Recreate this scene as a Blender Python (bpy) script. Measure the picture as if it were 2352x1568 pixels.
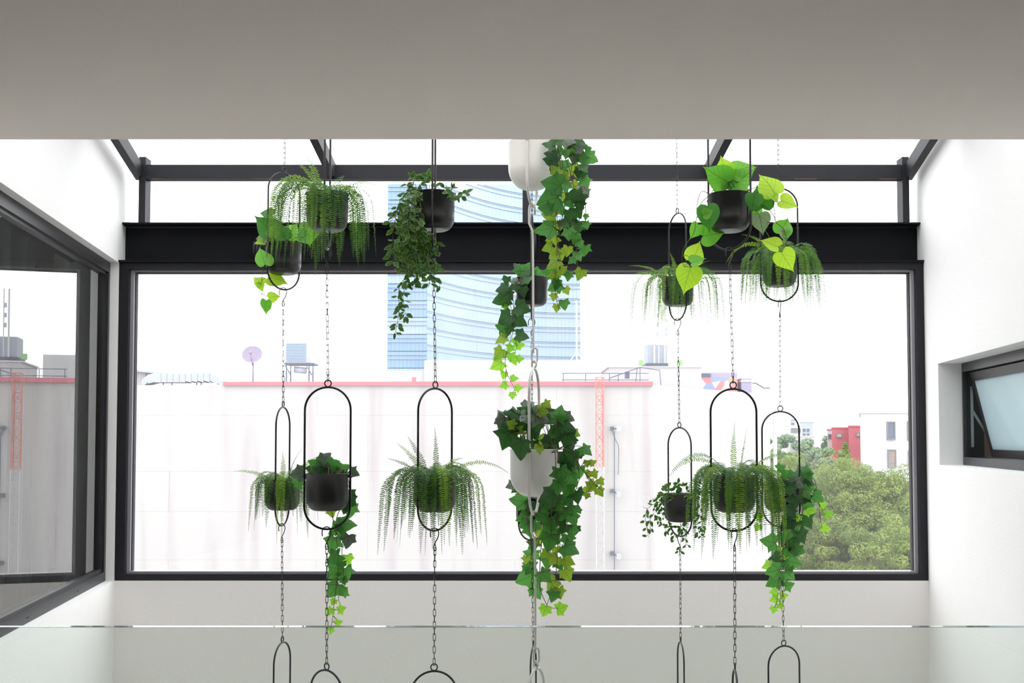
import bpy, math, random
import numpy as np
from mathutils import Vector, Matrix

for o in list(bpy.data.objects):
    bpy.data.objects.remove(o, do_unlink=True)
scene = bpy.context.scene
COL = scene.collection
rnd = random.Random(7)

# ------------------------------------------------------------------ camera
F = 2350.0                       # focal length in pixels of the 2352 px wide frame
PITCH = math.atan(94.0 / F)
cam_d = bpy.data.cameras.new('camera')
cam_d.sensor_fit = 'HORIZONTAL'
cam_d.sensor_width = 36.0
cam_d.lens = 36.0 * F / 2352.0
cam_d.shift_y = 122.0 / 2352.0
cam_d.clip_start = 0.05
cam_d.clip_end = 2000.0
cam = bpy.data.objects.new('camera', cam_d)
cam.location = (0, 0, 0)
cam.rotation_euler = (math.pi / 2 + PITCH, 0, 0)
COL.objects.link(cam)
scene.camera = cam

# ------------------------------------------------------------------ world: bright overcast sky
world = bpy.data.worlds.new('overcast_sky')
scene.world = world
world.use_nodes = True
wn = world.node_tree.nodes
wn.clear()
wo = wn.new('ShaderNodeOutputWorld')
bg = wn.new('ShaderNodeBackground')
bg.inputs['Color'].default_value = (0.97, 0.985, 1.0, 1)
bg.inputs['Strength'].default_value = 2.3
world.node_tree.links.new(bg.outputs[0], wo.inputs[0])

scene.view_settings.view_transform = 'Standard'
scene.view_settings.look = 'None'
scene.view_settings.exposure = 0.57
scene.view_settings.gamma = 1.0
scene.view_settings.use_curve_mapping = False

# ------------------------------------------------------------------ pixel -> place (used to survey the positions)
def P(px, py, depth):
    c, s = math.cos(PITCH), math.sin(PITCH)
    a = (px - 1176.0) / F
    b = (906.0 - py) / F
    v = Vector((a, c - b * s, s + b * c))
    return v * (depth / v.y)

# ------------------------------------------------------------------ materials
MATS = {}
def nodes_of(name):
    m = bpy.data.materials.new(name)
    m.use_nodes = True
    nt = m.node_tree
    nt.nodes.clear()
    out = nt.nodes.new('ShaderNodeOutputMaterial')
    MATS[name] = m
    return m, nt, out

def L(nt, a, b):
    nt.links.new(a, b)

def rgb(c):
    """sRGB 0..255 -> linear"""
    r = []
    for v in c:
        v = v / 255.0
        r.append(v / 12.92 if v <= 0.04045 else ((v + 0.055) / 1.055) ** 2.4)
    return (r[0], r[1], r[2], 1.0)

def mat(name, col, rough=0.6, metal=0.0, var=0.06, scale=8.0, bump=0.0, bscale=60.0, spec=0.5, coat=0.0, col2=None, stretch=None, detail=6.0):
    m, nt, out = nodes_of(name)
    b = nt.nodes.new('ShaderNodeBsdfPrincipled')
    b.inputs['Roughness'].default_value = rough
    b.inputs['Metallic'].default_value = metal
    b.inputs['Specular IOR Level'].default_value = spec
    b.inputs['Coat Weight'].default_value = coat
    tc = nt.nodes.new('ShaderNodeTexCoord')
    src = tc.outputs['Object']
    if stretch:
        mp = nt.nodes.new('ShaderNodeMapping')
        mp.inputs['Scale'].default_value = stretch
        L(nt, src, mp.inputs[0]); src = mp.outputs[0]
    nz = nt.nodes.new('ShaderNodeTexNoise')
    nz.inputs['Scale'].default_value = scale
    nz.inputs['Detail'].default_value = detail
    L(nt, src, nz.inputs['Vector'])
    mix = nt.nodes.new('ShaderNodeMix'); mix.data_type = 'RGBA'
    c = rgb(col)
    if col2 is None:
        mix.inputs[6].default_value = (c[0] * (1 - var), c[1] * (1 - var), c[2] * (1 - var), 1)
        mix.inputs[7].default_value = (min(1, c[0] * (1 + var)), min(1, c[1] * (1 + var)), min(1, c[2] * (1 + var)), 1)
        L(nt, nz.outputs['Fac'], mix.inputs[0])
    else:
        rp = nt.nodes.new('ShaderNodeValToRGB')
        rp.color_ramp.elements[0].position = 0.50
        rp.color_ramp.elements[1].position = 0.80
        L(nt, nz.outputs['Fac'], rp.inputs[0])
        mix.inputs[6].default_value = c
        mix.inputs[7].default_value = rgb(col2)
        L(nt, rp.outputs[0], mix.inputs[0])
    L(nt, mix.outputs[2], b.inputs['Base Color'])
    if bump > 0:
        n2 = nt.nodes.new('ShaderNodeTexNoise')
        n2.inputs['Scale'].default_value = bscale
        n2.inputs['Detail'].default_value = 4.0
        L(nt, tc.outputs['Object'], n2.inputs['Vector'])
        bp = nt.nodes.new('ShaderNodeBump')
        bp.inputs['Strength'].default_value = bump
        bp.inputs['Distance'].default_value = 0.01
        L(nt, n2.outputs['Fac'], bp.inputs['Height'])
        L(nt, bp.outputs[0], b.inputs['Normal'])
    L(nt, b.outputs[0], out.inputs[0])
    return m

def glass_mat(name, tint=(1, 1, 1), ior=1.5, haze=0.0, hazecol=(0.9, 0.9, 0.9), gloss=1.0, rough=0.0):
    """thin pane: clear transmission + mirror reflection by Fresnel + a milky film that paints in outdoor haze"""
    m, nt, out = nodes_of(name)
    tr = nt.nodes.new('ShaderNodeBsdfTransparent')
    tr.inputs[0].default_value = (*tint, 1)
    gl = nt.nodes.new('ShaderNodeBsdfGlossy')
    gl.inputs['Roughness'].default_value = rough
    gl.inputs['Color'].default_value = (gloss, gloss, gloss, 1)
    fr = nt.nodes.new('ShaderNodeFresnel')
    fr.inputs['IOR'].default_value = ior
    mx = nt.nodes.new('ShaderNodeMixShader')
    L(nt, fr.outputs[0], mx.inputs[0]); L(nt, tr.outputs[0], mx.inputs[1]); L(nt, gl.outputs[0], mx.inputs[2])
    last = mx.outputs[0]
    if haze > 0:
        tl = nt.nodes.new('ShaderNodeBsdfTranslucent')
        tl.inputs[0].default_value = (*hazecol, 1)
        tc = nt.nodes.new('ShaderNodeTexCoord')
        nz = nt.nodes.new('ShaderNodeTexNoise')
        nz.inputs['Scale'].default_value = 1.3
        nz.inputs['Detail'].default_value = 8
        L(nt, tc.outputs['Object'], nz.inputs['Vector'])
        mm = nt.nodes.new('ShaderNodeMath'); mm.operation = 'MULTIPLY'
        mm.inputs[1].default_value = 2 * haze
        L(nt, nz.outputs['Fac'], mm.inputs[0])
        m2 = nt.nodes.new('ShaderNodeMixShader')
        L(nt, mm.outputs[0], m2.inputs[0]); L(nt, last, m2.inputs[1]); L(nt, tl.outputs[0], m2.inputs[2])
        last = m2.outputs[0]
    L(nt, last, out.inputs[0])
    return m

def leaf_mat(name, c1, c2, trans=0.45, tcol=None, veins=None, rim=None, rough=0.45, veincol=(30, 60, 25), spec=0.35, patch=0.0):
    m, nt, out = nodes_of(name)
    oi = nt.nodes.new('ShaderNodeObjectInfo')
    mix = nt.nodes.new('ShaderNodeMix'); mix.data_type = 'RGBA'
    mix.inputs[6].default_value = rgb(c1); mix.inputs[7].default_value = rgb(c2)
    tc = nt.nodes.new('ShaderNodeTexCoord')
    if patch > 0:
        nz = nt.nodes.new('ShaderNodeTexNoise'); nz.inputs['Scale'].default_value = patch
        nz.inputs['Detail'].default_value = 3
        L(nt, tc.outputs['Object'], nz.inputs['Vector'])
        rp = nt.nodes.new('ShaderNodeValToRGB')
        rp.color_ramp.elements[0].position = 0.35; rp.color_ramp.elements[1].position = 0.65
        L(nt, nz.outputs['Fac'], rp.inputs[0])
        L(nt, rp.outputs[0], mix.inputs[0])
    else:
        L(nt, oi.outputs['Random'], mix.inputs[0])
    col = mix.outputs[2]
    if rim:
        at = nt.nodes.new('ShaderNodeAttribute'); at.attribute_name = 'rim'
        rp = nt.nodes.new('ShaderNodeValToRGB')
        rp.color_ramp.elements[0].position = 0.45; rp.color_ramp.elements[1].position = 0.75
        L(nt, at.outputs['Fac'], rp.inputs[0])
        mr = nt.nodes.new('ShaderNodeMix'); mr.data_type = 'RGBA'
        L(nt, rp.outputs[0], mr.inputs[0]); L(nt, col, mr.inputs[6]); mr.inputs[7].default_value = rgb(rim)
        col = mr.outputs[2]
    if veins:
        sep = nt.nodes.new('ShaderNodeSeparateXYZ')
        L(nt, tc.outputs['Object'], sep.inputs[0])
        best = None
        for (oy, ang, wid) in veins:
            dx, dy = math.sin(ang), math.cos(ang)
            def M(op, a, b=None, **k):
                n = nt.nodes.new('ShaderNodeMath'); n.operation = op
                for i, v in enumerate((a, b)):
                    if v is None: continue
                    if isinstance(v, (int, float)): n.inputs[i].default_value = v
                    else: L(nt, v, n.inputs[i])
                return n.outputs[0]
            y = M('SUBTRACT', sep.outputs[1], oy)
            cr = M('ABSOLUTE', M('SUBTRACT', M('MULTIPLY', sep.outputs[0], dy), M('MULTIPLY', y, dx)))
            dt = M('ADD', M('MULTIPLY', sep.outputs[0], dx), M('MULTIPLY', y, dy))
            behind = M('MULTIPLY', M('LESS_THAN', dt, 0.0), 10.0)
            d = M('DIVIDE', M('ADD', cr, behind), wid)
            best = d if best is None else M('MINIMUM', best, d)
        fac = nt.nodes.new('ShaderNodeMapRange')
        fac.inputs['From Min'].default_value = 0.5; fac.inputs['From Max'].default_value = 1.2
        fac.inputs['To Min'].default_value = 0.75; fac.inputs['To Max'].default_value = 0.0
        L(nt, best, fac.inputs[0])
        mv = nt.nodes.new('ShaderNodeMix'); mv.data_type = 'RGBA'
        L(nt, fac.outputs[0], mv.inputs[0]); L(nt, col, mv.inputs[6]); mv.inputs[7].default_value = rgb(veincol)
        col = mv.outputs[2]
    b = nt.nodes.new('ShaderNodeBsdfPrincipled')
    b.inputs['Roughness'].default_value = rough
    b.inputs['Specular IOR Level'].default_value = spec
    L(nt, col, b.inputs['Base Color'])
    tl = nt.nodes.new('ShaderNodeBsdfTranslucent')
    if tcol:
        mt = nt.nodes.new('ShaderNodeMix'); mt.data_type = 'RGBA'; mt.inputs[0].default_value = 0.5
        L(nt, col, mt.inputs[6]); mt.inputs[7].default_value = rgb(tcol)
        L(nt, mt.outputs[2], tl.inputs[0])
    else:
        L(nt, col, tl.inputs[0])
    mx = nt.nodes.new('ShaderNodeMixShader'); mx.inputs[0].default_value = trans
    L(nt, b.outputs[0], mx.inputs[1]); L(nt, tl.outputs[0], mx.inputs[2])
    L(nt, mx.outputs[0], out.inputs[0])
    return m

WHITE = mat('white_plaster', (238, 237, 236), 0.85, var=0.02, scale=3, bump=0.12, bscale=90)
CEIL = mat('ceiling_plaster', (246, 239, 232), 0.9, var=0.03, scale=1.5, bump=0.08, bscale=40)
LOWW = mat('parapet_plaster', (240, 237, 233), 0.85, var=0.02, scale=2, bump=0.12, bscale=60)
BLACK = mat('black_steel_paint', (38, 38, 42), 0.5, spec=0.22, var=0.12, scale=5, bump=0.05, bscale=30)
BEAMM = mat('matt_black_beam_paint', (20, 21, 25), 0.65, spec=0.12, var=0.15, scale=4, bump=0.05, bscale=25)
FRAME = mat('anthracite_aluminium', (46, 46, 50), 0.38, var=0.06, scale=6, metal=0.2)
BEAD = mat('grey_glazing_bead', (150, 147, 154), 0.4, var=0.05)
GASKET = mat('rubber_gasket', (22, 22, 24), 0.7)
RUST = mat('primer_rust', (92, 70, 58), 0.8, var=0.3, scale=40, col2=(50, 46, 46))
FLOORM = mat('pale_floor', (228, 223, 216), 0.5, var=0.04, scale=2)
PANE = glass_mat('window_glass', (0.985, 0.99, 0.99), 1.45, haze=0.042)  # milky share of the pane stands in for haze over the view
PANE_L = glass_mat('reflective_window_glass', (0.74, 0.79, 0.78), 4.4, haze=0.01)
ROOFG = glass_mat('roof_glass', (0.98, 0.99, 0.99), 1.3)
RAILG = glass_mat('balustrade_glass', (0.945, 0.972, 0.955), 1.45)
FROST = None
RAILE = mat('polished_glass_edge', (196, 214, 208), 0.08, var=0.25, scale=2.0, spec=1.0, coat=1.0, stretch=(2.5, 1, 1))
POTB = mat('black_pot_enamel', (20, 20, 22), 0.33, var=0.08, scale=6, spec=0.55)
ROD = mat('black_rod_steel', (26, 26, 28), 0.35, var=0.05, spec=0.5)
CHAINM = mat('dark_chain_steel', (44, 43, 44), 0.35, metal=0.5, var=0.1)
POTW = mat('white_pot_enamel', (236, 235, 231), 0.35, var=0.02, spec=0.5)
RODW = mat('white_rod_enamel', (222, 220, 215), 0.4, var=0.02)
SOIL = mat('dark_soil', (38, 32, 28), 0.95, var=0.4, scale=60, bump=0.6, bscale=120)
STEMG = mat('green_stem', (62, 78, 40), 0.6, var=0.15)
STEMB = mat('brown_vine_stem', (88, 64, 48), 0.6, var=0.15)
IV = [(0.0, a, 0.022) for a in (0.0, 0.85, -0.85, 1.75, -1.75)]
PH = [(0.0, 0.0, 0.022)] + [(oy, s * 0.75, 0.008) for oy in (0.08, 0.32, 0.55) for s in (1, -1)]
LEAVES = {
    'ivy_dark': leaf_mat('ivy_leaf_dark', (44, 76, 46), (60, 98, 54), 0.28, (70, 140, 50), IV, veincol=(28, 48, 26)),
    'ivy_mid': leaf_mat('ivy_leaf_green', (62, 122, 56), (86, 146, 70), 0.42, (104, 176, 76), IV, veincol=(36, 66, 28)),
    'ivy_lime': leaf_mat('ivy_leaf_olive', (112, 150, 50), (146, 172, 62), 0.45, (170, 205, 60), IV, veincol=(70, 76, 30)),
    'ivy_young': leaf_mat('ivy_leaf_young', (132, 196, 60), (160, 212, 66), 0.5, (170, 240, 70), IV, veincol=(70, 110, 40)),
    'ivy_sheen': leaf_mat('ivy_leaf_grey_sheen', (88, 106, 88), (118, 132, 116), 0.15, None, IV, rough=0.35, veincol=(48, 62, 48), spec=0.6),  # sheen on the leaf tops put into the grey base colour
    'heart_dark': leaf_mat('heart_leaf_dark', (52, 108, 42), (68, 126, 50), 0.35, (90, 180, 50), PH, veincol=(40, 66, 28)),
    'heart_mid': leaf_mat('heart_leaf_green', (92, 162, 56), (118, 182, 66), 0.45, (130, 220, 60), PH, veincol=(56, 92, 34)),
    'heart_lime': leaf_mat('heart_leaf_lime', (158, 202, 58), (182, 218, 70), 0.5, (200, 245, 60), PH, veincol=(96, 118, 44)),
    'heart_grey': leaf_mat('heart_leaf_grey_back', (128, 156, 108), (156, 180, 130), 0.25, None, PH, veincol=(60, 76, 56), spec=0.6),
    'small_dark': leaf_mat('variegated_leaf', (38, 66, 36), (52, 88, 42), 0.28, (100, 160, 60), None, rim=(152, 184, 70)),
}
FERN = leaf_mat('fern_leaflet', (52, 88, 46), (86, 128, 56), 0.36, (120, 176, 64), None, rough=0.5, patch=14.0)
FERN_Y = leaf_mat('fern_leaflet_young', (96, 140, 48), (136, 170, 62), 0.45, (170, 210, 70), None, rough=0.5, patch=14.0)

# ------------------------------------------------------------------ mesh helpers
def mesh_obj(name, verts, faces, m, parent=None, org=None, smooth=False):
    me = bpy.data.meshes.new(name)
    if org is not None:
        verts = [(v[0] - org[0], v[1] - org[1], v[2] - org[2]) for v in verts]
    me.from_pydata([tuple(v) for v in verts], [], faces)
    if smooth:
        me.polygons.foreach_set('use_smooth', [True] * len(me.polygons))
    if m: me.materials.append(m)
    me.update()
    o = bpy.data.objects.new(name, me)
    COL.objects.link(o)
    if parent: o.parent = parent
    return o

def thing(name, label, cat, loc, group=None):
    o = bpy.data.objects.new(name, None)
    o.empty_display_size = 0.05
    COL.objects.link(o)
    o.location = loc
    o['label'] = label; o['category'] = cat
    if group: o['group'] = group
    return o

def tag(o, label, cat, group=None):
    o['label'] = label; o['category'] = cat
    if group: o['group'] = group
    return o

def struct(o, label=None, cat=None):
    o['kind'] = 'structure'
    if label: o['label'] = label
    if cat: o['category'] = cat
    return o

class MB:
    """collects shapes in world coordinates"""
    def __init__(s): s.v = []; s.f = []
    def add(s, v, f):
        n = len(s.v)
        s.v += [tuple(x) for x in v]
        s.f += [tuple(i + n for i in q) for q in f]
        return s
    def box(s, x0, x1, y0, y1, z0, z1):
        v = [(x0, y0, z0), (x1, y0, z0), (x1, y1, z0), (x0, y1, z0), (x0, y0, z1), (x1, y0, z1), (x1, y1, z1), (x0, y1, z1)]
        return s.add(v, BOXF)
    def obox(s, O, U, N, u0, u1, n0, n1, z0, z1, zt=None):
        """box in a plan basis O + u*U + n*N ; zt(u) may give the sloped top"""
        pts = [(u0, n0), (u1, n0), (u1, n1), (u0, n1)]
        b = [(O[0] + u * U[0] + n * N[0], O[1] + u * U[1] + n * N[1], z0) for u, n in pts]
        t = [(O[0] + u * U[0] + n * N[0], O[1] + u * U[1] + n * N[1], (zt(u) if zt else z1)) for u, n in pts]
        return s.add(b + t, BOXF)
    def tube(s, pts, r, n=6, closed=False, r1=None):
        pts = [Vector(p) for p in pts]
        k = len(pts)
        rings = []
        up = Vector((0.31, 0.17, 0.93)).normalized()
        prev = None
        for i, p in enumerate(pts):
            if closed: t = pts[(i + 1) % k] - pts[i - 1]
            else: t = pts[min(i + 1, k - 1)] - pts[max(i - 1, 0)]
            if t.length < 1e-9: t = Vector((0, 0, 1))
            t.normalize()
            if prev is None:
                a = up.cross(t)
                if a.length < 0.1: a = Vector((1, 0, 0)).cross(t)
            else:
                a = prev - t * prev.dot(t)
            a.normalize(); prev = a
            b = t.cross(a)
            rr = r if r1 is None else r + (r1 - r) * i / max(1, k - 1)
            rings.append([p + (a * math.cos(2 * math.pi * j / n) + b * math.sin(2 * math.pi * j / n)) * rr for j in range(n)])
        v = [q for g in rings for q in g]
        f = []
        m = k if closed else k - 1
        for i in range(m):
            i2 = (i + 1) % k
            for j in range(n):
                j2 = (j + 1) % n
                f.append((i * n + j, i * n + j2, i2 * n + j2, i2 * n + j))
        if not closed:
            f.append(tuple(range(n))[::-1]); f.append(tuple((k - 1) * n + j for j in range(n)))
        return s.add(v, f)
    def bar(s, a, b, w, h, side=(1, 0, 0)):
        """rectangular bar from a to b: w across (along side), h the other way"""
        a = Vector(a); b = Vector(b); t = (b - a).normalized()
        sx = Vector(side); sx = (sx - t * sx.dot(t)).normalized()
        sz = sx.cross(t)
        v = []
        for p in (a, b):
            for i, j in ((-1, -1), (1, -1), (1, 1), (-1, 1)):
                v.append(p + sx * (i * w / 2) + sz * (j * h / 2))
        return s.add(v, [(3, 2, 1, 0), (4, 5, 6, 7), (0, 1, 5, 4), (1, 2, 6, 5), (2, 3, 7, 6), (3, 0, 4, 7)])
    def lathe(s, prof, c, n=36):
        v = []; f = []
        for (r, z) in prof:
            for j in range(n):
                a = 2 * math.pi * j / n
                v.append((c[0] + r * math.cos(a), c[1] + r * math.sin(a), c[2] + z))
        for i in range(len(prof) - 1):
            for j in range(n):
                j2 = (j + 1) % n
                f.append((i * n + j, i * n + j2, (i + 1) * n + j2, (i + 1) * n + j))
        f.append(tuple(range(n))[::-1])
        return s.add(v, f)
    def build(s, name, m, parent=None, smooth=False):
        org = None
        if parent is not None:
            q = parent
            while q.parent: q = q.parent
            org = q.location
        return mesh_obj(name, s.v, s.f, m, parent, org, smooth)

BOXF = [(3, 2, 1, 0), (4, 5, 6, 7), (0, 1, 5, 4), (1, 2, 6, 5), (2, 3, 7, 6), (3, 0, 4, 7)]

def part(name, m, parent, *boxes):
    b = MB()
    for q in boxes: b.box(*q)
    return b.build(name, m, parent)

# ------------------------------------------------------------------ the room
DW = 6.04                                    # depth of the big window's front face
XL0 = P(268, 970, DW).x
XR0 = P(2127, 970, DW).x
TL, TR = 0.136, 0.153                        # the side walls splay outwards away from the camera
def XL(y): return XL0 - TL * (y - DW)
def XR(y): return XR0 + TR * (y - DW)
nl = math.hypot(1, TL); nr = math.hypot(1, TR)
LO = (XL0, DW); LU = (TL / nl, -1 / nl); LN = (-1 / nl, -TL / nl)      # left wall: u towards the camera, n outwards
RO = (XR0, DW); RU = (-TR / nr, -1 / nr); RN = (1 / nr, -TR / nr)
ZF = -1.55                                   # floor of the gallery the camera stands on
ZB = -3.6                                    # bottom of the void
ZC = P(1176, 320, 3.0).z                     # ceiling, its edge at depth 3.0
ZS = P(300, 1333, DW).z                      # window sill
zWT = P(1176, 603, DW).z                     # top of the big window frame
zLT = P(269, 603.6, DW).z
def ztop_l(u):
    y = DW + u * LU[1]
    return P(291, 389, 6.28).z + 0.10 * (6.28 - y)
def ztop_r(u):
    y = DW + u * RU[1]
    return P(2102, 380, 6.28).z + 0.15 + 0.10 * (6.28 - y)

# floor (gallery) and bottom of the void
struct(MB().box(-3.6, 3.6, -4.2, 2.66, ZF - 0.25, ZF).build('floor', FLOORM), 'pale gallery floor under the glass balustrade', 'floor')
struct(MB().box(-4, 4, 2.4, 6.9, ZB - 0.2, ZB).build('floor', FLOORM), 'pale floor at the bottom of the atrium void', 'floor')
# ceiling slab over the camera
ceil = struct(MB().box(-3.6, 3.6, -4.2, 3.0, ZC, ZC + 1.05).build('ceiling', CEIL), 'smooth off-white plaster ceiling over the gallery', 'ceiling')
lp = P(1225, 8, 1.0); yl = ZC / lp.z
fx = MB().box(P(1045, 8, yl).x, P(1415, 8, yl).x, yl - 0.42, yl, ZC - 0.008, ZC)
fx.build('access_panel', CEIL, ceil)
# gallery walls (behind and beside the camera)
w = MB()
w.box(-3.8, -3.6, -4.4, 2.66, ZF - 0.25, ZC + 1.05); w.box(-3.8, XL(2.62) - 0.0, 2.6, 2.8, ZB, ZC + 1.05)
struct(w.build('wall_near_left', WHITE), 'white wall beside the gallery on the left', 'wall')
w = MB()
w.box(3.6, 3.8, -4.4, 2.66, ZF - 0.25, ZC + 1.05); w.box(XR(2.62), 3.8, 2.6, 2.8, ZB, ZC + 1.05)
struct(w.build('wall_near_right', WHITE), 'white wall beside the gallery on the right', 'wall')
w = MB()
w.box(-3.8, 3.8, -4.4, -4.2, ZF, ZC)
struct(w.build('wall_rear', WHITE), 'white wall behind the gallery', 'wall')
struct(MB().box(XL(2.6), XR(2.6), 2.5, 2.66, ZB, ZF - 0.25).build('wall_front', LOWW), 'white wall below the gallery edge', 'wall')

# left wall with its window opening
UE = 2.75                                    # near end of the opening along the wall
w = MB()
w.obox(LO, LU, LN, -0.40, 3.6, 0, 0.28, ZB, ZS)
w.obox(LO, LU, LN, -0.26, 3.6, 0, 0.28, zLT, 0, ztop_l)
w.obox(LO, LU, LN, UE, 3.6, 0, 0.28, ZS, zLT)
w.obox(LO, LU, LN, -0.40, 0.0, 0, 0.28, ZS, zLT)
struct(w.build('wall_left', WHITE), 'bright white plaster wall with the large side window', 'wall')
# right wall with the small awning window
yW = 5.83
zRT = P(2154, 838, 5.86).z; zRB = P(2159, 1066, 5.86).z
def right_u(px):                             # wall coordinate u where the ray of column px meets the right wall
    a = (px - 1176.0) / F
    best = None
    lo, hi = 0.0, 3.0
    for _ in range(50):
        mid = (lo + hi) / 2
        y = DW + mid * RU[1]; x = XR0 + mid * RU[0]
        if x / y < a * 1.0: lo = mid
        else: hi = mid
    return lo
uA = right_u(2156.5)
uB = 2.3
w = MB()
w.obox(RO, RU, RN, -0.30, 3.6, 0, 0.30, ZB, zRB)
w.obox(RO, RU, RN, -0.30, 3.6, 0, 0.30, zRT, 0, ztop_r)
w.obox(RO, RU, RN, -0.30, uA, 0, 0.30, zRB, zRT)
w.obox(RO, RU, RN, uB, 3.6, 0, 0.30, zRB, zRT)
struct(w.build('wall_right', WHITE), 'bright white plaster wall with the small awning window', 'wall')
# parapet under the big window
struct(MB().box(XL0 - 0.3, XR0 + 0.3, DW, DW + 0.3, ZB, ZS).build('wall_back', LOWW), 'off-white parapet wall below the big window', 'wall')

# ---------------------------------------------------------------- big window
def zpx(py, d): return P(1176, py, d).z
def xpx(px, d, py=970): return P(px, py, d).x
w1 = struct(bpy.data.objects.new('window_1', None), 'wide fixed window with black steel frame facing the concrete building', 'window')
COL.objects.link(w1); w1.location = (0, DW, ZS)
x0, x1 = xpx(269, DW), xpx(2127, DW)
gx0, gx1 = xpx(291, DW), xpx(2109, DW)
gz0, gz1 = zpx(1318, DW), zpx(618, DW)
part('frame_bar', BLACK, w1, (x0, gx0, DW, DW + 0.09, ZS, zWT))
part('frame_bar', BLACK, w1, (gx1, x1, DW, DW + 0.09, ZS, zWT))
part('frame_bar', BLACK, w1, (gx0, gx1, DW, DW + 0.09, ZS, gz0))
part('frame_bar', BLACK, w1, (gx0, gx1, DW, DW + 0.09, gz1, zWT))
bd = 0.02
part('glazing_bead', BEAD, w1, (gx0, gx0 + bd, DW + 0.03, DW + 0.09, gz0, gz1))
part('glazing_bead', BEAD, w1, (gx1 - bd, gx1, DW + 0.03, DW + 0.09, gz0, gz1))
part('glazing_bead', BEAD, w1, (gx0 + bd, gx1 - bd, DW + 0.03, DW + 0.09, gz0, gz0 + 0.012))
part('glazing_bead', BEAD, w1, (gx0 + bd, gx1 - bd, DW + 0.03, DW + 0.09, gz1 - 0.012, gz1))
part('gasket', GASKET, w1, (gx0 + bd, gx0 + bd + 0.004, DW + 0.05, DW + 0.09, gz0 + 0.012, gz1 - 0.012))
part('gasket', GASKET, w1, (gx1 - bd - 0.004, gx1 - bd, DW + 0.05, DW + 0.09, gz0 + 0.012, gz1 - 0.012))
part('gasket', GASKET, w1, (gx0 + bd, gx1 - bd, DW + 0.05, DW + 0.09, gz1 - 0.017, gz1 - 0.012))
mesh_obj('pane', [(gx0, DW + 0.065, gz0), (gx1, DW + 0.065, gz0), (gx1, DW + 0.065, gz1), (gx0, DW + 0.065, gz1)], [(0, 1, 2, 3)], PANE, w1, w1.location)

# ---------------------------------------------------------------- I-beam over the window
zb0, zb1 = zWT, zpx(510, 6.09)
bm = thing('steel_beam', 'deep black steel I-beam spanning wall to wall above the big window', 'beam', (0, 6.2, zb0))
bx0, bx1 = XL(6.2) - 0.03, XR(6.2) + 0.03
part('flange', BEAMM, bm, (bx0, bx1, 6.02, 6.34, zb0, zb0 + 0.013))
part('flange', BEAMM, bm, (bx0, bx1, 6.095, 6.34, zb1 - 0.010, zb1))
part('web', BEAMM, bm, (bx0, bx1, 6.185, 6.2, zb0 + 0.013, zb1 - 0.013))
# stiffener tube with threaded rod, and the pipe coupling on the web
sx = xpx(1229, 6.1, 560)
MB().tube([(sx, 6.12, zb0 + 0.013), (sx, 6.12, zb1 - 0.013)], 0.011, 10).build('stiffener_tube', BLACK, bm, True)
b = MB(); sx2 = xpx(1238, 6.1, 560)
nth = 26
for i in range(nth):
    z = zb0 + 0.02 + (zb1 - zb0 - 0.05) * i / nth
    b.lathe([(0.006, 0), (0.0085, 0.002), (0.0085, 0.004), (0.006, 0.006)], (sx2, 6.13, z), 8)
b.build('threaded_rod', CHAINM, bm)
pc = P(590, 573, 6.1)
b = MB()
for r, x in ((0.05, -0.018), (0.042, 0.0), (0.034, 0.02)):
    pts = [(pc.x + x, 6.13 + 0.03 * math.cos(a), pc.z + r * math.sin(a)) for a in [2 * math.pi * k / 20 for k in range(20)]]
    b.tube(pts, 0.009, 6, True)
b.build('pipe_coupling', BLACK, bm, True)
b = MB().tube([(pc.x, 6.13, pc.z), (pc.x + 0.09, 6.13, pc.z)], 0.03, 14)
b.build('pipe_stub', BEAMM, bm, True)

# ---------------------------------------------------------------- skylight frame
DC = 6.1
zr0, zr1 = zpx(411, DC), zpx(378, DC)
sk = thing('skylight_frame', 'black steel skylight frame with sloping rafters, posts and a cross rail', 'skylight', (0, DC, zb1))
pw = 0.04
def post(px, top, name='post'):
    x = xpx(px, DC, 450)
    part(name, BLACK, sk, (x - pw / 2, x + pw / 2, DC, DC + 0.09, zb1, top))
zp = zpx(360, DC)
post(326, zp); post(2081, zp)
post(1208, zr0, 'mullion')
part('cross_rail', BLACK, sk, (xpx(334, DC, 450), xpx(2072, DC, 450), DC, DC + 0.06, zr0, zr1))
SL = 0.118
def rafter(px_end, dirx):
    xe = xpx(px_end, DC, 395)
    y0 = 2.95
    zc = (zr0 + zr1) / 2 + 0.002
    b = MB().bar((xe, DC + 0.05, zc), (xe - dirx * (DC - y0), y0, zc + SL * (DC + 0.05 - y0)), 0.045, 0.085)
    b.build('rafter', BLACK, sk)
rafter(315, -TL); rafter(2092, TR)
rafter(762, 0.0); rafter(1628, 0.0)
for a, c in ((330, 760), (770, 1620), (1636, 2078)):
    b = MB()
    xa, xc = xpx(a, DC, 395), xpx(c, DC, 395)
    z = zr1 + 0.012
    sp = lambda x: (-TL if x < -1.9 else (TR if x > 1.9 else 0.0))
    v = [(xa, DC + 0.1, z), (xc, DC + 0.1, z), (xc - sp(xc) * 3.1, 2.95, z + SL * 3.2), (xa - sp(xa) * 3.1, 2.95, z + SL * 3.2)]
    mesh_obj('roof_pane', v, [(0, 1, 2, 3)], ROOFG, sk, sk.location)
rs = [(600, 20), (960, 10), (1550, 8), (1850, 26), (2040, 20), (360, 12)]
for px, wd in rs:
    b = MB()
    a0 = P(px - wd, 404, DC).x; a1 = P(px + wd, 404, DC).x
    b.box(a0, a1, DC - 0.0015, DC + 0.01, zr0 - 0.0015, zr0 + 0.003)
    b.build('rust_patch', RUST, sk)
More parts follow.
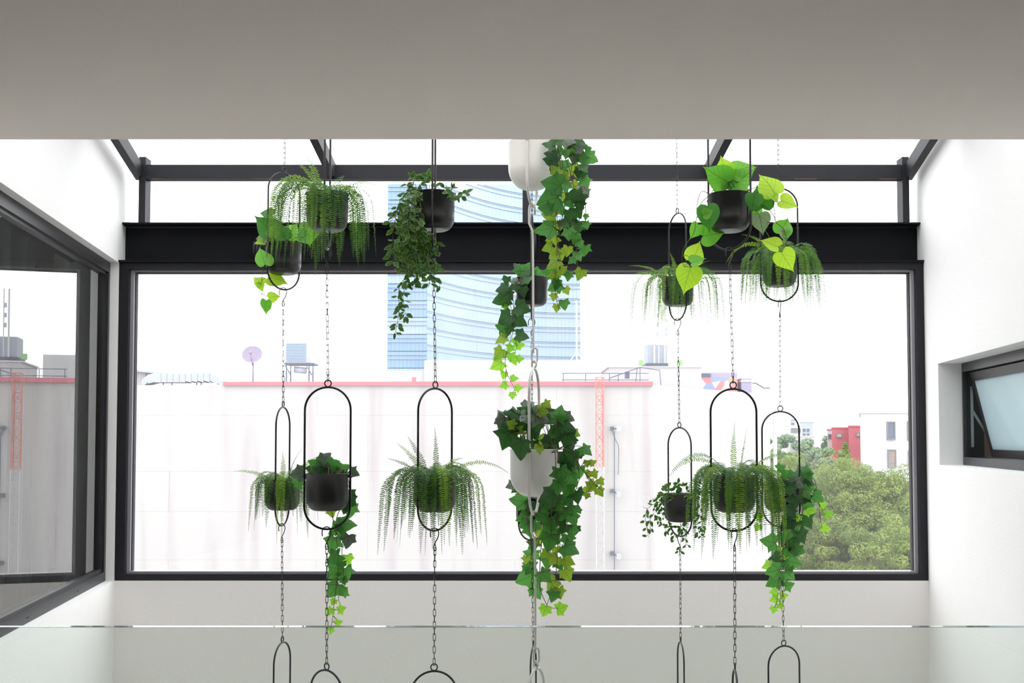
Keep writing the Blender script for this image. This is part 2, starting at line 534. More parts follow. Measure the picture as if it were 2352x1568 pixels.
# hanging rails above the ceiling line that carry the chains
ZH = 1.83
for i, (yy, nm) in enumerate(((3.86, 'nearest'), (4.76, 'middle'), (5.11, 'farthest'))):
    zh = zr0 + SL * (DC - yy) - 0.04
    part('hanging_rail', BLACK, sk, (XL(yy) + 0.02, XR(yy) - 0.02, yy - 0.08, yy + 0.08, zh, zh + 0.04))
def rail_z(yy): return zr0 + SL * (DC - min((3.86, 4.76, 5.11), key=lambda q: abs(q - yy))) - 0.04

# ---------------------------------------------------------------- left window (aluminium, curtain behind)
w2 = struct(bpy.data.objects.new('window_2', None), 'tall dark aluminium side window mirroring the street', 'window')
COL.objects.link(w2); w2.location = (LO[0], LO[1], ZS)
def lbox(name, m, u0, u1, n0, n1, z0, z1, par=w2):
    return MB().obox(LO, LU, LN, u0, u1, n0, n1, z0, z1).build(name, m, par)
fw = 0.034
n0, n1 = 0.05, 0.11
lbox('frame_bar', FRAME, 0.0, fw, n0, n1, ZS, zLT)
lbox('frame_bar', FRAME, UE - fw, UE, n0, n1, ZS, zLT)
fwt = 0.062
lbox('frame_bar', FRAME, fw, UE - fw, n0, n1, zLT - fwt, zLT)
lbox('frame_bar', FRAME, fw, UE - fw, n0, n1, ZS, ZS + 0.055)
s0, s1 = 0.062, 0.10
sw = 0.018
za, zb = ZS + 0.055, zLT - fwt
lbox('sash_bar', FRAME, fw, fw + sw, s0, s1, za, zb)
lbox('sash_bar', FRAME, fw + sw, UE - fw, s0, s1, zb - sw, zb)
lbox('sash_bar', FRAME, fw + sw, UE - fw, s0, s1, za, za + 0.02)
def lpt(u, n, z): return (LO[0] + u * LU[0] + n * LN[0], LO[1] + u * LU[1] + n * LN[1], z)
mesh_obj('pane', [lpt(fw + sw, 0.08, za + 0.02), lpt(UE - fw, 0.08, za + 0.02), lpt(UE - fw, 0.08, zb - sw), lpt(fw + sw, 0.08, zb - sw)], [(3, 2, 1, 0)], PANE_L, w2, w2.location)
for u in (0.55, 1.35):
    lbox('drain_slot', GASKET, u, u + 0.03, n0 - 0.001, n0 + 0.004, ZS + 0.022, ZS + 0.028)
# the room behind the side window
DIM = mat('side_room_wall', (150, 148, 144), 0.9)
w = MB()
w.obox(LO, LU, LN, -0.6, 1.4, 2.4, 2.5, -2.2, 2.0); w.obox(LO, LU, LN, 2.0, 3.6, 2.4, 2.5, -2.2, 2.0)
w.obox(LO, LU, LN, 1.4, 2.0, 2.4, 2.5, -2.2, -0.1); w.obox(LO, LU, LN, 1.4, 2.0, 2.4, 2.5, 1.2, 2.0)  # opening in this unseen wall is added to light the curtain from behind
w.obox(LO, LU, LN, -0.6, -0.5, 0.28, 2.5, -2.2, 2.0)
w.obox(LO, LU, LN, 3.5, 3.6, 0.28, 2.5, -2.2, 2.0)
w.obox(LO, LU, LN, -0.6, 3.6, 0.28, 2.5, 1.9, 2.0)
w.obox(LO, LU, LN, -0.6, 3.6, 0.28, 2.5, -2.2, -2.1)
struct(w.build('wall_side_room', DIM), 'dim room behind the side window', 'wall')
CURT = None
def curtain_mat():
    m, nt, out = nodes_of('sheer_curtain')
    d = nt.nodes.new('ShaderNodeBsdfDiffuse'); d.inputs[0].default_value = (0.86, 0.85, 0.83, 1)
    t = nt.nodes.new('ShaderNodeBsdfTranslucent'); t.inputs[0].default_value = (0.86, 0.85, 0.83, 1)
    tr = nt.nodes.new('ShaderNodeBsdfTransparent')
    a = nt.nodes.new('ShaderNodeMixShader'); a.inputs[0].default_value = 0.4
    L(nt, d.outputs[0], a.inputs[1]); L(nt, t.outputs[0], a.inputs[2])
    c = nt.nodes.new('ShaderNodeMixShader'); c.inputs[0].default_value = 0.3
    L(nt, a.outputs[0], c.inputs[1]); L(nt, tr.outputs[0], c.inputs[2])
    L(nt, c.outputs[0], out.inputs[0])
    return m
CURT = curtain_mat()
v = []; f = []
NU = 220
for i in range(NU + 1):
    u = 0.10 + 3.05 * i / NU
    n = 0.36 + 0.035 * math.sin(u * 46) + 0.02 * math.sin(u * 17 + 1) 
    v.append(lpt(u, n, -2.08)); v.append(lpt(u + 0.02 * math.sin(u * 9), n, 1.6))
    if i: f.append((2 * i - 2, 2 * i, 2 * i + 1, 2 * i - 1))
tag(mesh_obj('curtain', v, f, CURT, smooth=True), 'sheer white curtain in soft folds behind the dark side window', 'curtain')

# ---------------------------------------------------------------- right awning window
w3 = struct(bpy.data.objects.new('window_3', None), 'small dark aluminium awning window tilted open, with frosted glass', 'window')
COL.objects.link(w3); w3.location = (RO[0] + uA * RU[0], RO[1] + uA * RU[1], zRB)
def rpt(u, n, z): return Vector((RO[0] + u * RU[0] + n * RN[0], RO[1] + u * RU[1] + n * RN[1], z))
def rbox(name, m, u0, u1, n0, n1, z0, z1, par=w3):
    return MB().obox(RO, RU, RN, u0, u1, n0, n1, z0, z1).build(name, m, par)
f0, f1 = 0.125, 0.20
rbox('frame_bar', FRAME, uA, uA + 0.022, f0, f1, zRB, zRT)
rbox('frame_bar', FRAME, uA + 0.022, uB, f0, f1, zRT - 0.05, zRT)
rbox('frame_bar', FRAME, uA + 0.022, uB, f0, f1, zRB, zRB + 0.045)
rbox('frame_bar', FRAME, uB - 0.03, uB, f0, f1, zRB + 0.045, zRT - 0.05)
rbox('frame_lining', GASKET, uA + 0.022, uA + 0.03, f0 + 0.02, f1 + 0.03, zRB + 0.045, zRT - 0.05)
# sash: hinged at the top, its lower edge pushed outwards
hz = zRT - 0.055; hn = f0 + 0.03
sh = (zRT - zRB) - 0.085
ang = math.radians(13)
def spt(u, t, k):                            # t down the sash, k its thickness outwards
    return rpt(u, hn + t * math.sin(ang) + k * math.cos(ang), hz - t * math.cos(ang) + k * math.sin(ang))
def sbox(name, m, u0, u1, t0, t1, k0=0.0, k1=0.035, par=w3):
    v = [spt(u, t, k) for k in (k0, k1) for (u, t) in ((u0, t0), (u1, t0), (u1, t1), (u0, t1))]
    return MB().add(v, BOXF).build(name, m, par)
uS = uA + 0.045
SASH = mat('dark_sash_aluminium', (62, 60, 60), 0.4, var=0.06)
sash = sbox('sash', SASH, uS, uB - 0.04, 0.0, 0.05)
sbox('sash_bar', SASH, uS, uB - 0.04, sh - 0.045, sh, par=sash)
sbox('sash_bar', SASH, uS, uS + 0.025, 0.05, sh - 0.045, par=sash)
sbox('sash_bar', SASH, uB - 0.065, uB - 0.04, 0.05, sh - 0.045, par=sash)
def frost_mat():
    m, nt, out = nodes_of('frosted_glass')
    tl = nt.nodes.new('ShaderNodeBsdfTranslucent'); tl.inputs[0].default_value = (0.56, 0.66, 0.68, 1)
    df = nt.nodes.new('ShaderNodeBsdfPrincipled'); df.inputs['Base Color'].default_value = (0.56, 0.65, 0.68, 1)
    df.inputs['Roughness'].default_value = 0.08
    a = nt.nodes.new('ShaderNodeMixShader'); a.inputs[0].default_value = 0.5
    L(nt, df.outputs[0], a.inputs[1]); L(nt, tl.outputs[0], a.inputs[2])
    L(nt, a.outputs[0], out.inputs[0])
    return m
sbox('pane', frost_mat(), uS + 0.025, uB - 0.065, 0.05, sh - 0.045, 0.008, 0.016, sash)
BROWN = mat('brown_outer_reveal', (96, 82, 72), 0.7)
rbox('outer_reveal', BROWN, uA + 0.012, uA + 0.03, f1 + 0.03, 0.55, zRB - 0.02, zRT)
rbox('outer_sill', BROWN, uA, uB, f1, 0.36, zRB - 0.03, zRB + 0.01)
# friction stay: slotted track and arm
STAY = mat('stay_steel', (150, 150, 148), 0.3, metal=0.8)
rbox('stay_track', STAY, uA + 0.03, uA + 0.034, f0 + 0.035, f0 + 0.05, zRB + 0.10, zRT - 0.13)
a0 = rpt(uA + 0.037, f0 + 0.045, zRB + 0.30); a1 = spt(uS - 0.003, sh * 0.82, 0.02)
MB().bar(a0, a1, 0.003, 0.014, (RU[0], RU[1], 0)).build('stay_arm', STAY, w3)
for z in (zRB + 0.11, zRT - 0.14):
    p = rpt(uA + 0.036, f0 + 0.043, z)
    MB().tube([p, p + Vector((RU[0] * 0.004, RU[1] * 0.004, 0))], 0.005, 8).build('screw', STAY, w3)

# ---------------------------------------------------------------- glass balustrade
DR = 2.6
zR = P(1176, 1438, DR).z
gl = thing('glass_balustrade', 'frameless greenish glass balustrade with polished top edge along the gallery', 'railing', (0, DR, ZF))
rx0, rx1 = XL(2.6) - 0.0, XR(2.6)
MB().box(rx0, rx1, DR - 0.010, DR + 0.010, ZF, zR - 0.0008).build('glass_sheet', RAILG, gl)
part('top_edge', RAILE, gl, (rx0, rx1, DR - 0.010, DR + 0.010, zR - 0.0008, zR))

# ------------------------------------------------------------------ leaves
def smooth_path(pts, sub=5):
    pts = [Vector(p) for p in pts]
    if len(pts) < 3:
        return [pts[0].lerp(pts[-1], i / sub) for i in range(sub + 1)]
    out = []
    for i in range(len(pts) - 1):
        p0 = pts[max(i - 1, 0)]; p1 = pts[i]; p2 = pts[i + 1]; p3 = pts[min(i + 2, len(pts) - 1)]
        for k in range(sub):
            t = k / sub
            out.append(0.5 * ((2 * p1) + (p2 - p0) * t + (2 * p0 - 5 * p1 + 4 * p2 - p3) * t * t + (3 * p1 - p0 - 3 * p2 + p3) * t ** 3))
    out.append(pts[-1])
    return out

def leaf_mesh(name, half, mid, m, seed, fold=0.25, droop=0.2, rim=False, wave=0.03, smooth=0):
    """half: right outline from base to tip; mid: y positions of the midrib"""
    r = random.Random(seed)
    out = list(half)
    if smooth:
        sp = [tuple(q)[:2] for q in smooth_path([(x, y, 0) for x, y in half], smooth)]
        out = sp
    v = []; f = []
    def z(x, y): return fold * abs(x) - droop * y * y + wave * math.sin(9 * x + seed) * math.cos(7 * y + seed)
    mids = []
    for y in mid:
        mids.append(len(v)); v.append((0, y, z(0, y)))
    rimv = [0.0] * len(v)
    for sgn in (1, -1):
        idx = [mids[0]]
        inner = [mids[0]]
        for (x, y) in out[1:-1]:
            jj = 0.0 if smooth else 1.0
            jx = x * (1 + jj * r.uniform(-0.07, 0.07)); jy = y + jj * r.uniform(-0.03, 0.03)
            idx.append(len(v)); v.append((sgn * jx, jy, z(sgn * jx, jy))); rimv.append(1.0)
            if rim:
                inner.append(len(v)); v.append((sgn * jx * 0.72, jy, z(sgn * jx * 0.72, jy))); rimv.append(0.0)
        idx.append(mids[-1]); inner.append(mids[-1])
        def strip(A, B):
            i = j = 0
            while i < len(A) - 1 or j < len(B) - 1:
                if i < len(A) - 1 and (j == len(B) - 1 or v[A[i + 1]][1] <= v[B[j + 1]][1]):
                    t = (A[i], A[i + 1], B[j]); i += 1
                else:
                    t = (A[i], B[j + 1], B[j]); j += 1
                if len(set(t)) == 3: f.append(t if sgn > 0 else t[::-1])
        if rim:
            for i in range(len(idx) - 1):
                q = []
                for k in (idx[i], idx[i + 1], inner[i + 1], inner[i]):
                    if k not in q: q.append(k)
                if len(q) >= 3: f.append(tuple(q) if sgn > 0 else tuple(q[::-1]))
            strip(inner, mids)
        else:
            strip(idx, mids)
    me = bpy.data.meshes.new(name)
    me.from_pydata(v, [], f)
    me.polygons.foreach_set('use_smooth', [True] * len(me.polygons))
    if rim:
        at = me.attributes.new('rim', 'FLOAT', 'POINT')
        rr = rimv[:]
        rr[0] = 1.0; rr[len(mid) - 1] = 1.0
        at.data.foreach_set('value', rr)
    me.materials.append(m)
    me.update()
    return me

IVY_HALF = [(0, 0), (0.09, -0.09), (0.25, -0.19), (0.46, -0.25), (0.45, -0.08), (0.44, 0.05), (0.54, 0.17), (0.73, 0.33), (0.55, 0.40), (0.39, 0.47), (0.29, 0.62), (0.16, 0.84), (0, 1.05)]
IVY_HALF2 = [(0, 0), (0.10, -0.08), (0.30, -0.15), (0.52, -0.14), (0.48, 0.04), (0.52, 0.18), (0.66, 0.40), (0.48, 0.45), (0.36, 0.54), (0.25, 0.72), (0.12, 0.90), (0, 1.02)]
HEART_HALF = [(0, 0), (0.10, -0.09), (0.28, -0.14), (0.45, -0.05), (0.54, 0.15), (0.51, 0.38), (0.38, 0.60), (0.20, 0.79), (0.06, 0.95), (0, 1.12)]
SMALL_HALF = [(0, 0), (0.15, 0.14), (0.25, 0.36), (0.25, 0.56), (0.15, 0.80), (0, 1.0)]
LM = {}
for k, m in LEAVES.items():
    if k.startswith('ivy'):
        LM[k] = [leaf_mesh('ivy_leaf', h, [0, 0.2, 0.45, 0.7, 1.03], m, s, fold=fo, droop=dr, wave=0.06) for h, s, fo, dr in ((IVY_HALF, 1, -0.18, 0.12), (IVY_HALF2, 2, 0.15, 0.25), (IVY_HALF, 3, -0.30, 0.2), (IVY_HALF2, 4, -0.1, -0.1))]
    elif k.startswith('heart'):
        LM[k] = [leaf_mesh('heart_leaf', HEART_HALF, [0, 0.15, 0.35, 0.55, 0.75, 0.92, 1.12], m, s, fold=fo, droop=dr, smooth=3) for s, fo, dr in ((1, 0.22, 0.2), (2, -0.15, 0.3), (3, 0.35, 0.1))]
    else:
        LM[k] = [leaf_mesh('small_leaf', SMALL_HALF, [0, 0.3, 0.6, 1.0], m, s, fold=fo, droop=dr, rim=True, wave=0.02) for s, fo, dr in ((1, 0.3, 0.2), (2, -0.2, 0.3), (3, 0.1, -0.2))]

def leaf(parent, kind, base, tip, normal, size, r):
    t = Vector(tip).normalized()
    n = Vector(normal); n = n - t * n.dot(t)
    if n.length < 1e-4: n = t.orthogonal()
    n.normalize()
    x = t.cross(n)
    o = bpy.data.objects.new('leaf', r.choice(LM[kind]))
    COL.objects.link(o)
    o.parent = parent
    q = Vector(base) - parent.location
    M = Matrix(((x.x, t.x, n.x, q.x), (x.y, t.y, n.y, q.y), (x.z, t.z, n.z, q.z), (0, 0, 0, 1)))
    o.matrix_local = M @ Matrix.Scale(size, 4)
    return o

def px_leaf(parent, kind, px, py, length_px, ang_deg, depth, r, tilt=0.5):
    """a leaf centred at a surveyed spot; ang = direction of its tip (0 right, 90 up)"""
    s = length_px * depth / F
    a = math.radians(ang_deg)
    t = Vector((math.cos(a), r.uniform(-0.35, 0.2), math.sin(a))).normalized()
    n = Vector((r.uniform(-tilt, tilt), -1.0, r.uniform(-0.3, 0.75)))
    base = P(px, py, depth) - t * s * 0.42
    leaf(parent, kind, base, t, n, s, r)
    return base

def nearest(paths, p):
    best = None
    for path in paths:
        for q in path:
            d = (q - p).length
            if best is None or d < best[0]: best = (d, q)
    return best

# ------------------------------------------------------------------ hangers, pots and chains
HH, WW = 0.54, 0.175                         # oval hanger
HANG = {}
def rot(v, yaw, c):
    return Vector((c[0] + v[0] * math.cos(yaw) - v[1] * math.sin(yaw), c[1] + v[0] * math.sin(yaw) + v[1] * math.cos(yaw), c[2] + v[2]))

def hanger(key, px, py_bottom, depth, yaw_deg, label, white=False, pot=True, tilt=0.0):
    base = P(px, py_bottom, depth)
    yaw = math.radians(yaw_deg)
    t = thing('hanging_planter', label, 'planter', base, 'white hanging planters' if white else 'black hanging planters')
    rod = RODW if white else ROD
    potm = POTW if white else POTB
    W = WW if not white else 0.196
    H = HH
    r = W / 2
    tr = 0.0042 if not white else 0.0052
    pts = []
    k = 22
    for i in range(k + 1):
        a = math.pi + math.pi * i / k
        pts.append((r * math.cos(a), 0, r + r * math.sin(a)))
    for i in range(k + 1):
        a = math.pi * i / k
        pts.append((r * math.cos(a), 0, H - r + r * math.sin(a)))
    pts = [rot(p, yaw, base) for p in pts]
    MB().tube(pts, tr, 8, True).build('oval_frame', rod, t, True)
    rr = 0.0125
    ring = [rot((rr * math.cos(a), 0, H + rr + 0.002 + rr * math.sin(a)), yaw + (0.9 if white else 0), base) for a in [2 * math.pi * i / 16 for i in range(16)]]
    MB().tube(ring, 0.0026 if not white else 0.004, 6, True).build('ring', rod, t, True)
    R = 0.0795 if not white else 0.089
    hp = 0.141 if not white else 0.176
    zb = 0.071 if not white else 0.064
    c = Vector((base.x, base.y, base.z + zb))
    fb = 0.56 if not white else 0.22
    prof = [(R * fb, 0.0)]
    br = 0.62 * R if not white else R
    n = 9
    for i in range(1, n + 1):
        a = (math.pi / 2) * i / n
        bb = R * (1 - fb)
        hgt = 0.05 if not white else 0.082
        prof.append((R * fb + bb * math.sin(a), hgt * (1 - math.cos(a))))
    lip = 1.045 if not white else 1.01
    prof += [(R * 1.005, hp - 0.004), (R * lip, hp - 0.002), (R * lip, hp), (R * 0.985, hp), (R * 0.98, hp - 0.03)]
    p = MB().lathe(prof, c, 48).build('pot', potm, t, True)
    d = R * 0.97
    mesh_obj('soil', [(c.x + d * math.cos(2 * math.pi * i / 24), c.y + d * math.sin(2 * math.pi * i / 24), c.z + hp - 0.024) for i in range(24)], [tuple(range(24))], SOIL, t, t.location)
    for s in (-1, 1):                        # knobs that fix the pot to the rods
        q0 = rot((s * R, 0, zb + hp - 0.012), yaw, base); q1 = rot((s * (W / 2 + 0.006), 0, zb + hp - 0.012), yaw, base)
        MB().tube([q0, q1], 0.0045 if not white else 0.007, 8).build('knob', rod, t, True)
    HANG[key] = dict(base=base, top=base + Vector((0, 0, H + 2 * rr + 0.002)), rim=c + Vector((0, 0, hp)), R=R, depth=depth, yaw=yaw, pot=c, hp=hp)
    return t

def link_mesh():
    a, hl = 0.0046, 0.0085
    pts = []
    for i in range(7):
        an = math.pi * i / 6
        pts.append((a * math.cos(an), 0, hl + a * math.sin(an)))
    for i in range(7):
        an = math.pi + math.pi * i / 6
        pts.append((a * math.cos(an), 0, -hl + a * math.sin(an)))
    b = MB().tube(pts, 0.00122, 5, True)
    me = bpy.data.meshes.new('link')
    me.from_pydata(b.v, [], b.f)
    me.polygons.foreach_set('use_smooth', [True] * len(me.polygons))
    me.materials.append(CHAINM)
    return me
LINK = link_mesh()

def chain(a, b, label, hook=True, yaw0=0.2, hang_from=None):
    """chain from a (top: bottom of a hanger, or a rail) down to b (a hanger's ring)"""
    a = Vector(a); b = Vector(b)
    t = thing('chain', label, 'chain', b, 'steel chains between the hanging planters')
    if hook:
        y = yaw0
        hk = [(0.017, 0, -0.026), (0.018, 0, -0.008), (0.012, 0, 0.005), (0.0, 0, 0.009), (-0.011, 0, 0.003), (-0.015, 0, -0.012), (-0.010, 0, -0.030), (-0.001, 0, -0.046), (0.005, 0, -0.062), (0.004, 0, -0.072), (0.0, 0, -0.076), (-0.005, 0, -0.071), (-0.003, 0, -0.06), (0.0, 0, -0.05)]
        pts = smooth_path([rot(p, y, a) for p in hk], 4)
        MB().tube(pts, 0.0021, 6).build('hook', CHAINM, t, True)
        top = a + Vector((0, 0, -0.069))
    else:
        top = a
    d = b + Vector((0, 0, -0.004)) - top
    n = max(2, round((d.length - 0.024) / 0.0222))
    for i in range(n):
        u = (i + 0.5) / n
        p = top + d * u
        o = bpy.data.objects.new('link', LINK)
        COL.objects.link(o)
        o.parent = t
        o.location = p - t.location
        o.rotation_euler = (rnd.uniform(-0.04, 0.04), rnd.uniform(-0.04, 0.04), yaw0 + (i % 2) * math.pi / 2 + rnd.uniform(-0.25, 0.25) + i * 0.03)
        o.scale = (1, 1, d.length / n / 0.0212)
    return t

D1, DLc, DM, DRc, DCb, DWh = 3.905, 4.68, 5.12, 4.825, 5.10, 3.80
# first column from the left
hanger('L1', 651, 665, DLc, 48, 'black pot of trailing heart-leaf philodendron in front of the beam, leftmost of the upper pots')
hanger('L2', 648, 1207, DLc, 82, 'black pot of the small fern, leftmost of the lower pots, beside the grey-green ivy')
hanger('L3', 646, 1752, DLc, 78, 'leftmost black hanger whose arch shows through the glass balustrade')
hanger('F1', 751, 572, D1, 93.5, 'black pot holding the big arching fern beside the heart-leaf philodendron')
hanger('G1', 751, 1215, D1, 0, 'black pot with the grey-green ivy trailing below, its oval frame facing the room')
hanger('H1', 748, 1872, D1, -36, 'second black hanger from the left seen through the glass balustrade')
hanger('F2', 996, 571, D1, 91, 'black pot of the bushy variegated creeper against the blue glass tower')
hanger('G2', 999, 1218, D1, 47, 'black pot of the symmetric drooping fern midway along the big window')
hanger('H2', 996, 1874, D1, 4, 'wide black hanger arch third from the left seen through the glass balustrade')
hanger('F3', 1676, 573, D1, -37, 'black pot of the upright heart-leaf philodendron with lime trailing leaves')
hanger('G3', 1687, 1219, D1, 0, 'black pot under the large fern with two upright fronds in the lower row')
hanger('H3', 1691, 1872, D1, 84, 'black hanger seen edge-on through the glass balustrade under the large fern')
hanger('M1', 1557, 735, DM, -70, 'small far black pot of the fern hanging left of the upright heart-leaf philodendron')
hanger('M2', 1562, 1231, DM, -59, 'small far black pot of the sparse variegated creeper left of the large lower fern')
hanger('M3', 1565, 1728, DM, -89, 'narrow black hanger arch right of the white hangers seen through the balustrade')
hanger('R1', 1791, 692, DRc, -4, 'black pot of the dense fern hanging rightmost in the upper row')
hanger('R2', 1795, 1209, DRc, 0, 'black pot of green ivy in front of the trees outside, rightmost of the lower pots')
hanger('R3', 1803, 1752, DRc, 22, 'rightmost black hanger arch seen through the glass balustrade')
hanger('C1', 1222, 735, DCb, 86, 'far black pot with ivy trailing to the left, behind the long white rod')
hanger('C2', 1222, 1240, DCb, 40, 'far black pot half hidden below the white pot of ivy')
hanger('C3', 1225, 1738, DCb, 80, 'black hanger edge-on behind the white chain through the balustrade')
hanger('W1', 1222, 474, DWh, 78, 'upper white pot cut by the ceiling edge with ivy spilling down its side', white=True)
hanger('W2', 1227, 1180, DWh, 78, 'lower white pot overflowing with a dark crown of ivy', white=True)
hanger('W3', 1231, 1878, DWh, 70, 'lowest white hanger, just its tip showing through the glass balustrade', white=True)

def railtop(k):
    h = HANG[k]
    return Vector((h['base'].x, h['base'].y, rail_z(h['depth'])))
yaws = {}
for c, keys, words in (
        ('L', ('L1', 'L2', 'L3'), 'the leftmost column of planters'),
        ('F', ('F1', 'G1', 'H1'), 'the big arching fern column'),
        ('G', ('F2', 'G2', 'H2'), 'the variegated creeper column'),
        ('K', ('F3', 'G3', 'H3'), 'the upright philodendron column'),
        ('M', ('M1', 'M2', 'M3'), 'the far small fern column'),
        ('R', ('R1', 'R2', 'R3'), 'the rightmost column of planters'),
        ('C', ('C1', 'C2', 'C3'), 'the far ivy column behind the white rod')):
    a, b, d = keys
    if c in ('L', 'M', 'R'):
        chain(railtop(a), HANG[a]['top'], 'thin chain from the roof at the top of ' + words, hook=False, yaw0=rnd.uniform(0, 1.5))
    else:
        chain(railtop(a), HANG[a]['top'], 'chain hidden above the ceiling edge over ' + words, hook=False, yaw0=rnd.uniform(0, 1.5))
    chain(HANG[a]['base'], HANG[b]['top'], 'hooked chain between the two pots of ' + words, yaw0={'L': 3.3, 'F': 0.4, 'G': 0.2, 'K': 3.5, 'M': 3.2, 'R': 1.7, 'C': 3.2}[c])
    chain(HANG[b]['base'], HANG[d]['top'], 'hooked chain below the lower pot of ' + words, yaw0={'L': 2.8, 'F': 3.3, 'G': 2.9, 'K': 3.8, 'M': 0.5, 'R': 1.2, 'C': 1.3}[c])

def white_rod(a, b, label):
    """long white hook: hooked over the hanger above, a closed link below"""
    t = thing('white_hook_rod', label, 'hook', b, 'white hook rods')
    a = Vector(a); b = Vector(b)
    Lr = a.z - b.z
    yaw = 0.15
    q = [(0.010, 0, -0.030), (0.011, 0, -0.006), (0.006, 0, 0.006), (0.0, 0, 0.009), (-0.008, 0, 0.004), (-0.011, 0, -0.014), (-0.011, 0, -0.065), (0.001, 0, -0.09), (0.003, 0, -0.12), (0.004, 0, -Lr * 0.5), (0.004, 0, -Lr + 0.03), (0.004, 0, -Lr + 0.02)]
    MB().tube([rot(p, yaw, a) for p in q], 0.0042, 8).build('rod', RODW, t, True)
    pts = []
    for i in range(18):
        an = 2 * math.pi * i / 18
        pts.append(rot((0.002 + 0.011 * math.cos(an), 0, 0.012 + (0.016 if math.sin(an) > 0 else -0.016) + 0.011 * math.sin(an)), 0.35, b))
    MB().tube(pts, 0.0036, 8, True).build('link', RODW, t, True)
white_rod(HANG['W1']['base'], HANG['W2']['top'] + Vector((0, 0, 0.01)), 'long white hook rod between the two white pots')
white_rod(HANG['W2']['base'], HANG['W3']['top'] + Vector((0, 0, 0.01)), 'long white hook rod below the lower white pot')
tt = Vector((HANG['W1']['base'].x, DWh, rail_z(DWh)))
white_rod(tt, HANG['W1']['top'] + Vector((0, 0, 0.01)), 'white hook rod above the ceiling line holding the upper white pot')

# ------------------------------------------------------------------ plants
def dpt(crop, pts):
    ox, oy, s = crop
    return [(ox + x / s, oy + y / s) for x, y in pts]

def plant_thing(name, label, cat, key, group=None):
    h = HANG[key]
    return thing(name, label, cat, h['rim'] - Vector((0, 0, 0.02)), group)

def in_pot(h, px, py):
    d = h['depth']
    c = h['pot']
    for (q, _) in ((0, 0),):
        top = P_inv(c + Vector((0, 0, h['hp']))); bot = P_inv(c)
    rp = h['R'] * F / d
    return abs(px - top[0]) < rp + 8 and top[1] - 4 < py < bot[1] + 6

def P_inv(w):
    c, s = math.cos(PITCH), math.sin(PITCH)
    fy = w.y * c + w.z * s
    uz = -w.y * s + w.z * c
    return (1176 + F * w.x / fy, 906 - F * uz / fy)

def leafy(name, label, cat, key, crop, leaves, vines, tones, seed, size=1.0, stem=STEMB, extra_depth=0.0, group=None, spread=0.05):
    """plant surveyed leaf by leaf: leaves (x, y, length, tip angle[, tone]), vines as stem paths, all in crop coordinates"""
    h = HANG[key]
    r = random.Random(seed)
    t = plant_thing(name, label, cat, key, group)
    d0 = h['depth'] + extra_depth
    paths = []
    rim = h['rim']
    for vn in vines:
        q = dpt(crop, vn)
        k = len(q)
        pts = []
        off = r.uniform(-spread, spread)
        for i, (x, y) in enumerate(q):
            dd = d0 + off
            if in_pot(h, x, y): dd = h['depth'] + (h['R'] + 0.012 if extra_depth > 0 else -h['R'] - 0.014)
            pts.append(P(x, y, dd))
        if (pts[0] - rim).length < 0.28 and pts[0].z > rim.z - 0.17:
            pts = [Vector((rim.x + (pts[0].x - rim.x) * 0.4, rim.y, rim.z - 0.02))] + ([Vector((rim.x + (pts[0].x - rim.x) * 0.85, (rim.y + pts[0].y) / 2, rim.z + 0.015))] if pts[0].z < rim.z - 0.01 else []) + pts
        sp = smooth_path(pts, 5)
        paths.append(sp)
        MB().tube(sp, 0.0019, 5, r1=0.0010).build('vine_stem', stem, t, True)
    crown = [Vector((rim.x + h['R'] * 0.5 * math.cos(a), rim.y + h['R'] * 0.5 * math.sin(a), rim.z - 0.005)) for a in (0, 1.5, 3, 4.5)]
    pet = MB()
    for lf in leaves:
        x, y, ln, an = lf[:4]
        tone = lf[4] if len(lf) > 4 else tones['m']
        kind = tones.get(tone, tone)
        px, py = crop[0] + x / crop[2], crop[1] + y / crop[2]
        lp_ = ln / crop[2] * size
        if in_pot(h, px, py):
            dd = h['depth'] + (h['R'] + 0.012 if extra_depth > 0 else -h['R'] - 0.018 - r.uniform(0, 0.012))
        else:
            dd = d0 + r.uniform(-spread, spread)
        base = px_leaf(t, kind, px, py, lp_, an, dd, r)
        nb = nearest(paths + [crown], base)
        if nb and nb[0] < 0.16:
            q = nb[1]
            midp = (q + base) / 2 + Vector((0, 0, 0.12 * nb[0]))
            pet.tube(smooth_path([q, midp, base], 3), 0.0011, 4)
    if pet.v:
        o = pet.build('petioles', stem, t, True); o['kind'] = 'stuff'
    return t, paths

IVT = {'m': 'ivy_mid', 'd': 'ivy_dark', 'l': 'ivy_lime', 'y': 'ivy_young', 'g': 'ivy_sheen'}
IVD = dict(IVT); IVD['m'] = 'ivy_dark'; IVD['b'] = 'ivy_mid'
IVB = dict(IVT); IVB['b'] = 'ivy_mid'
HTT = {'m': 'heart_mid', 'd': 'heart_dark', 'l': 'heart_lime', 'g': 'heart_grey'}

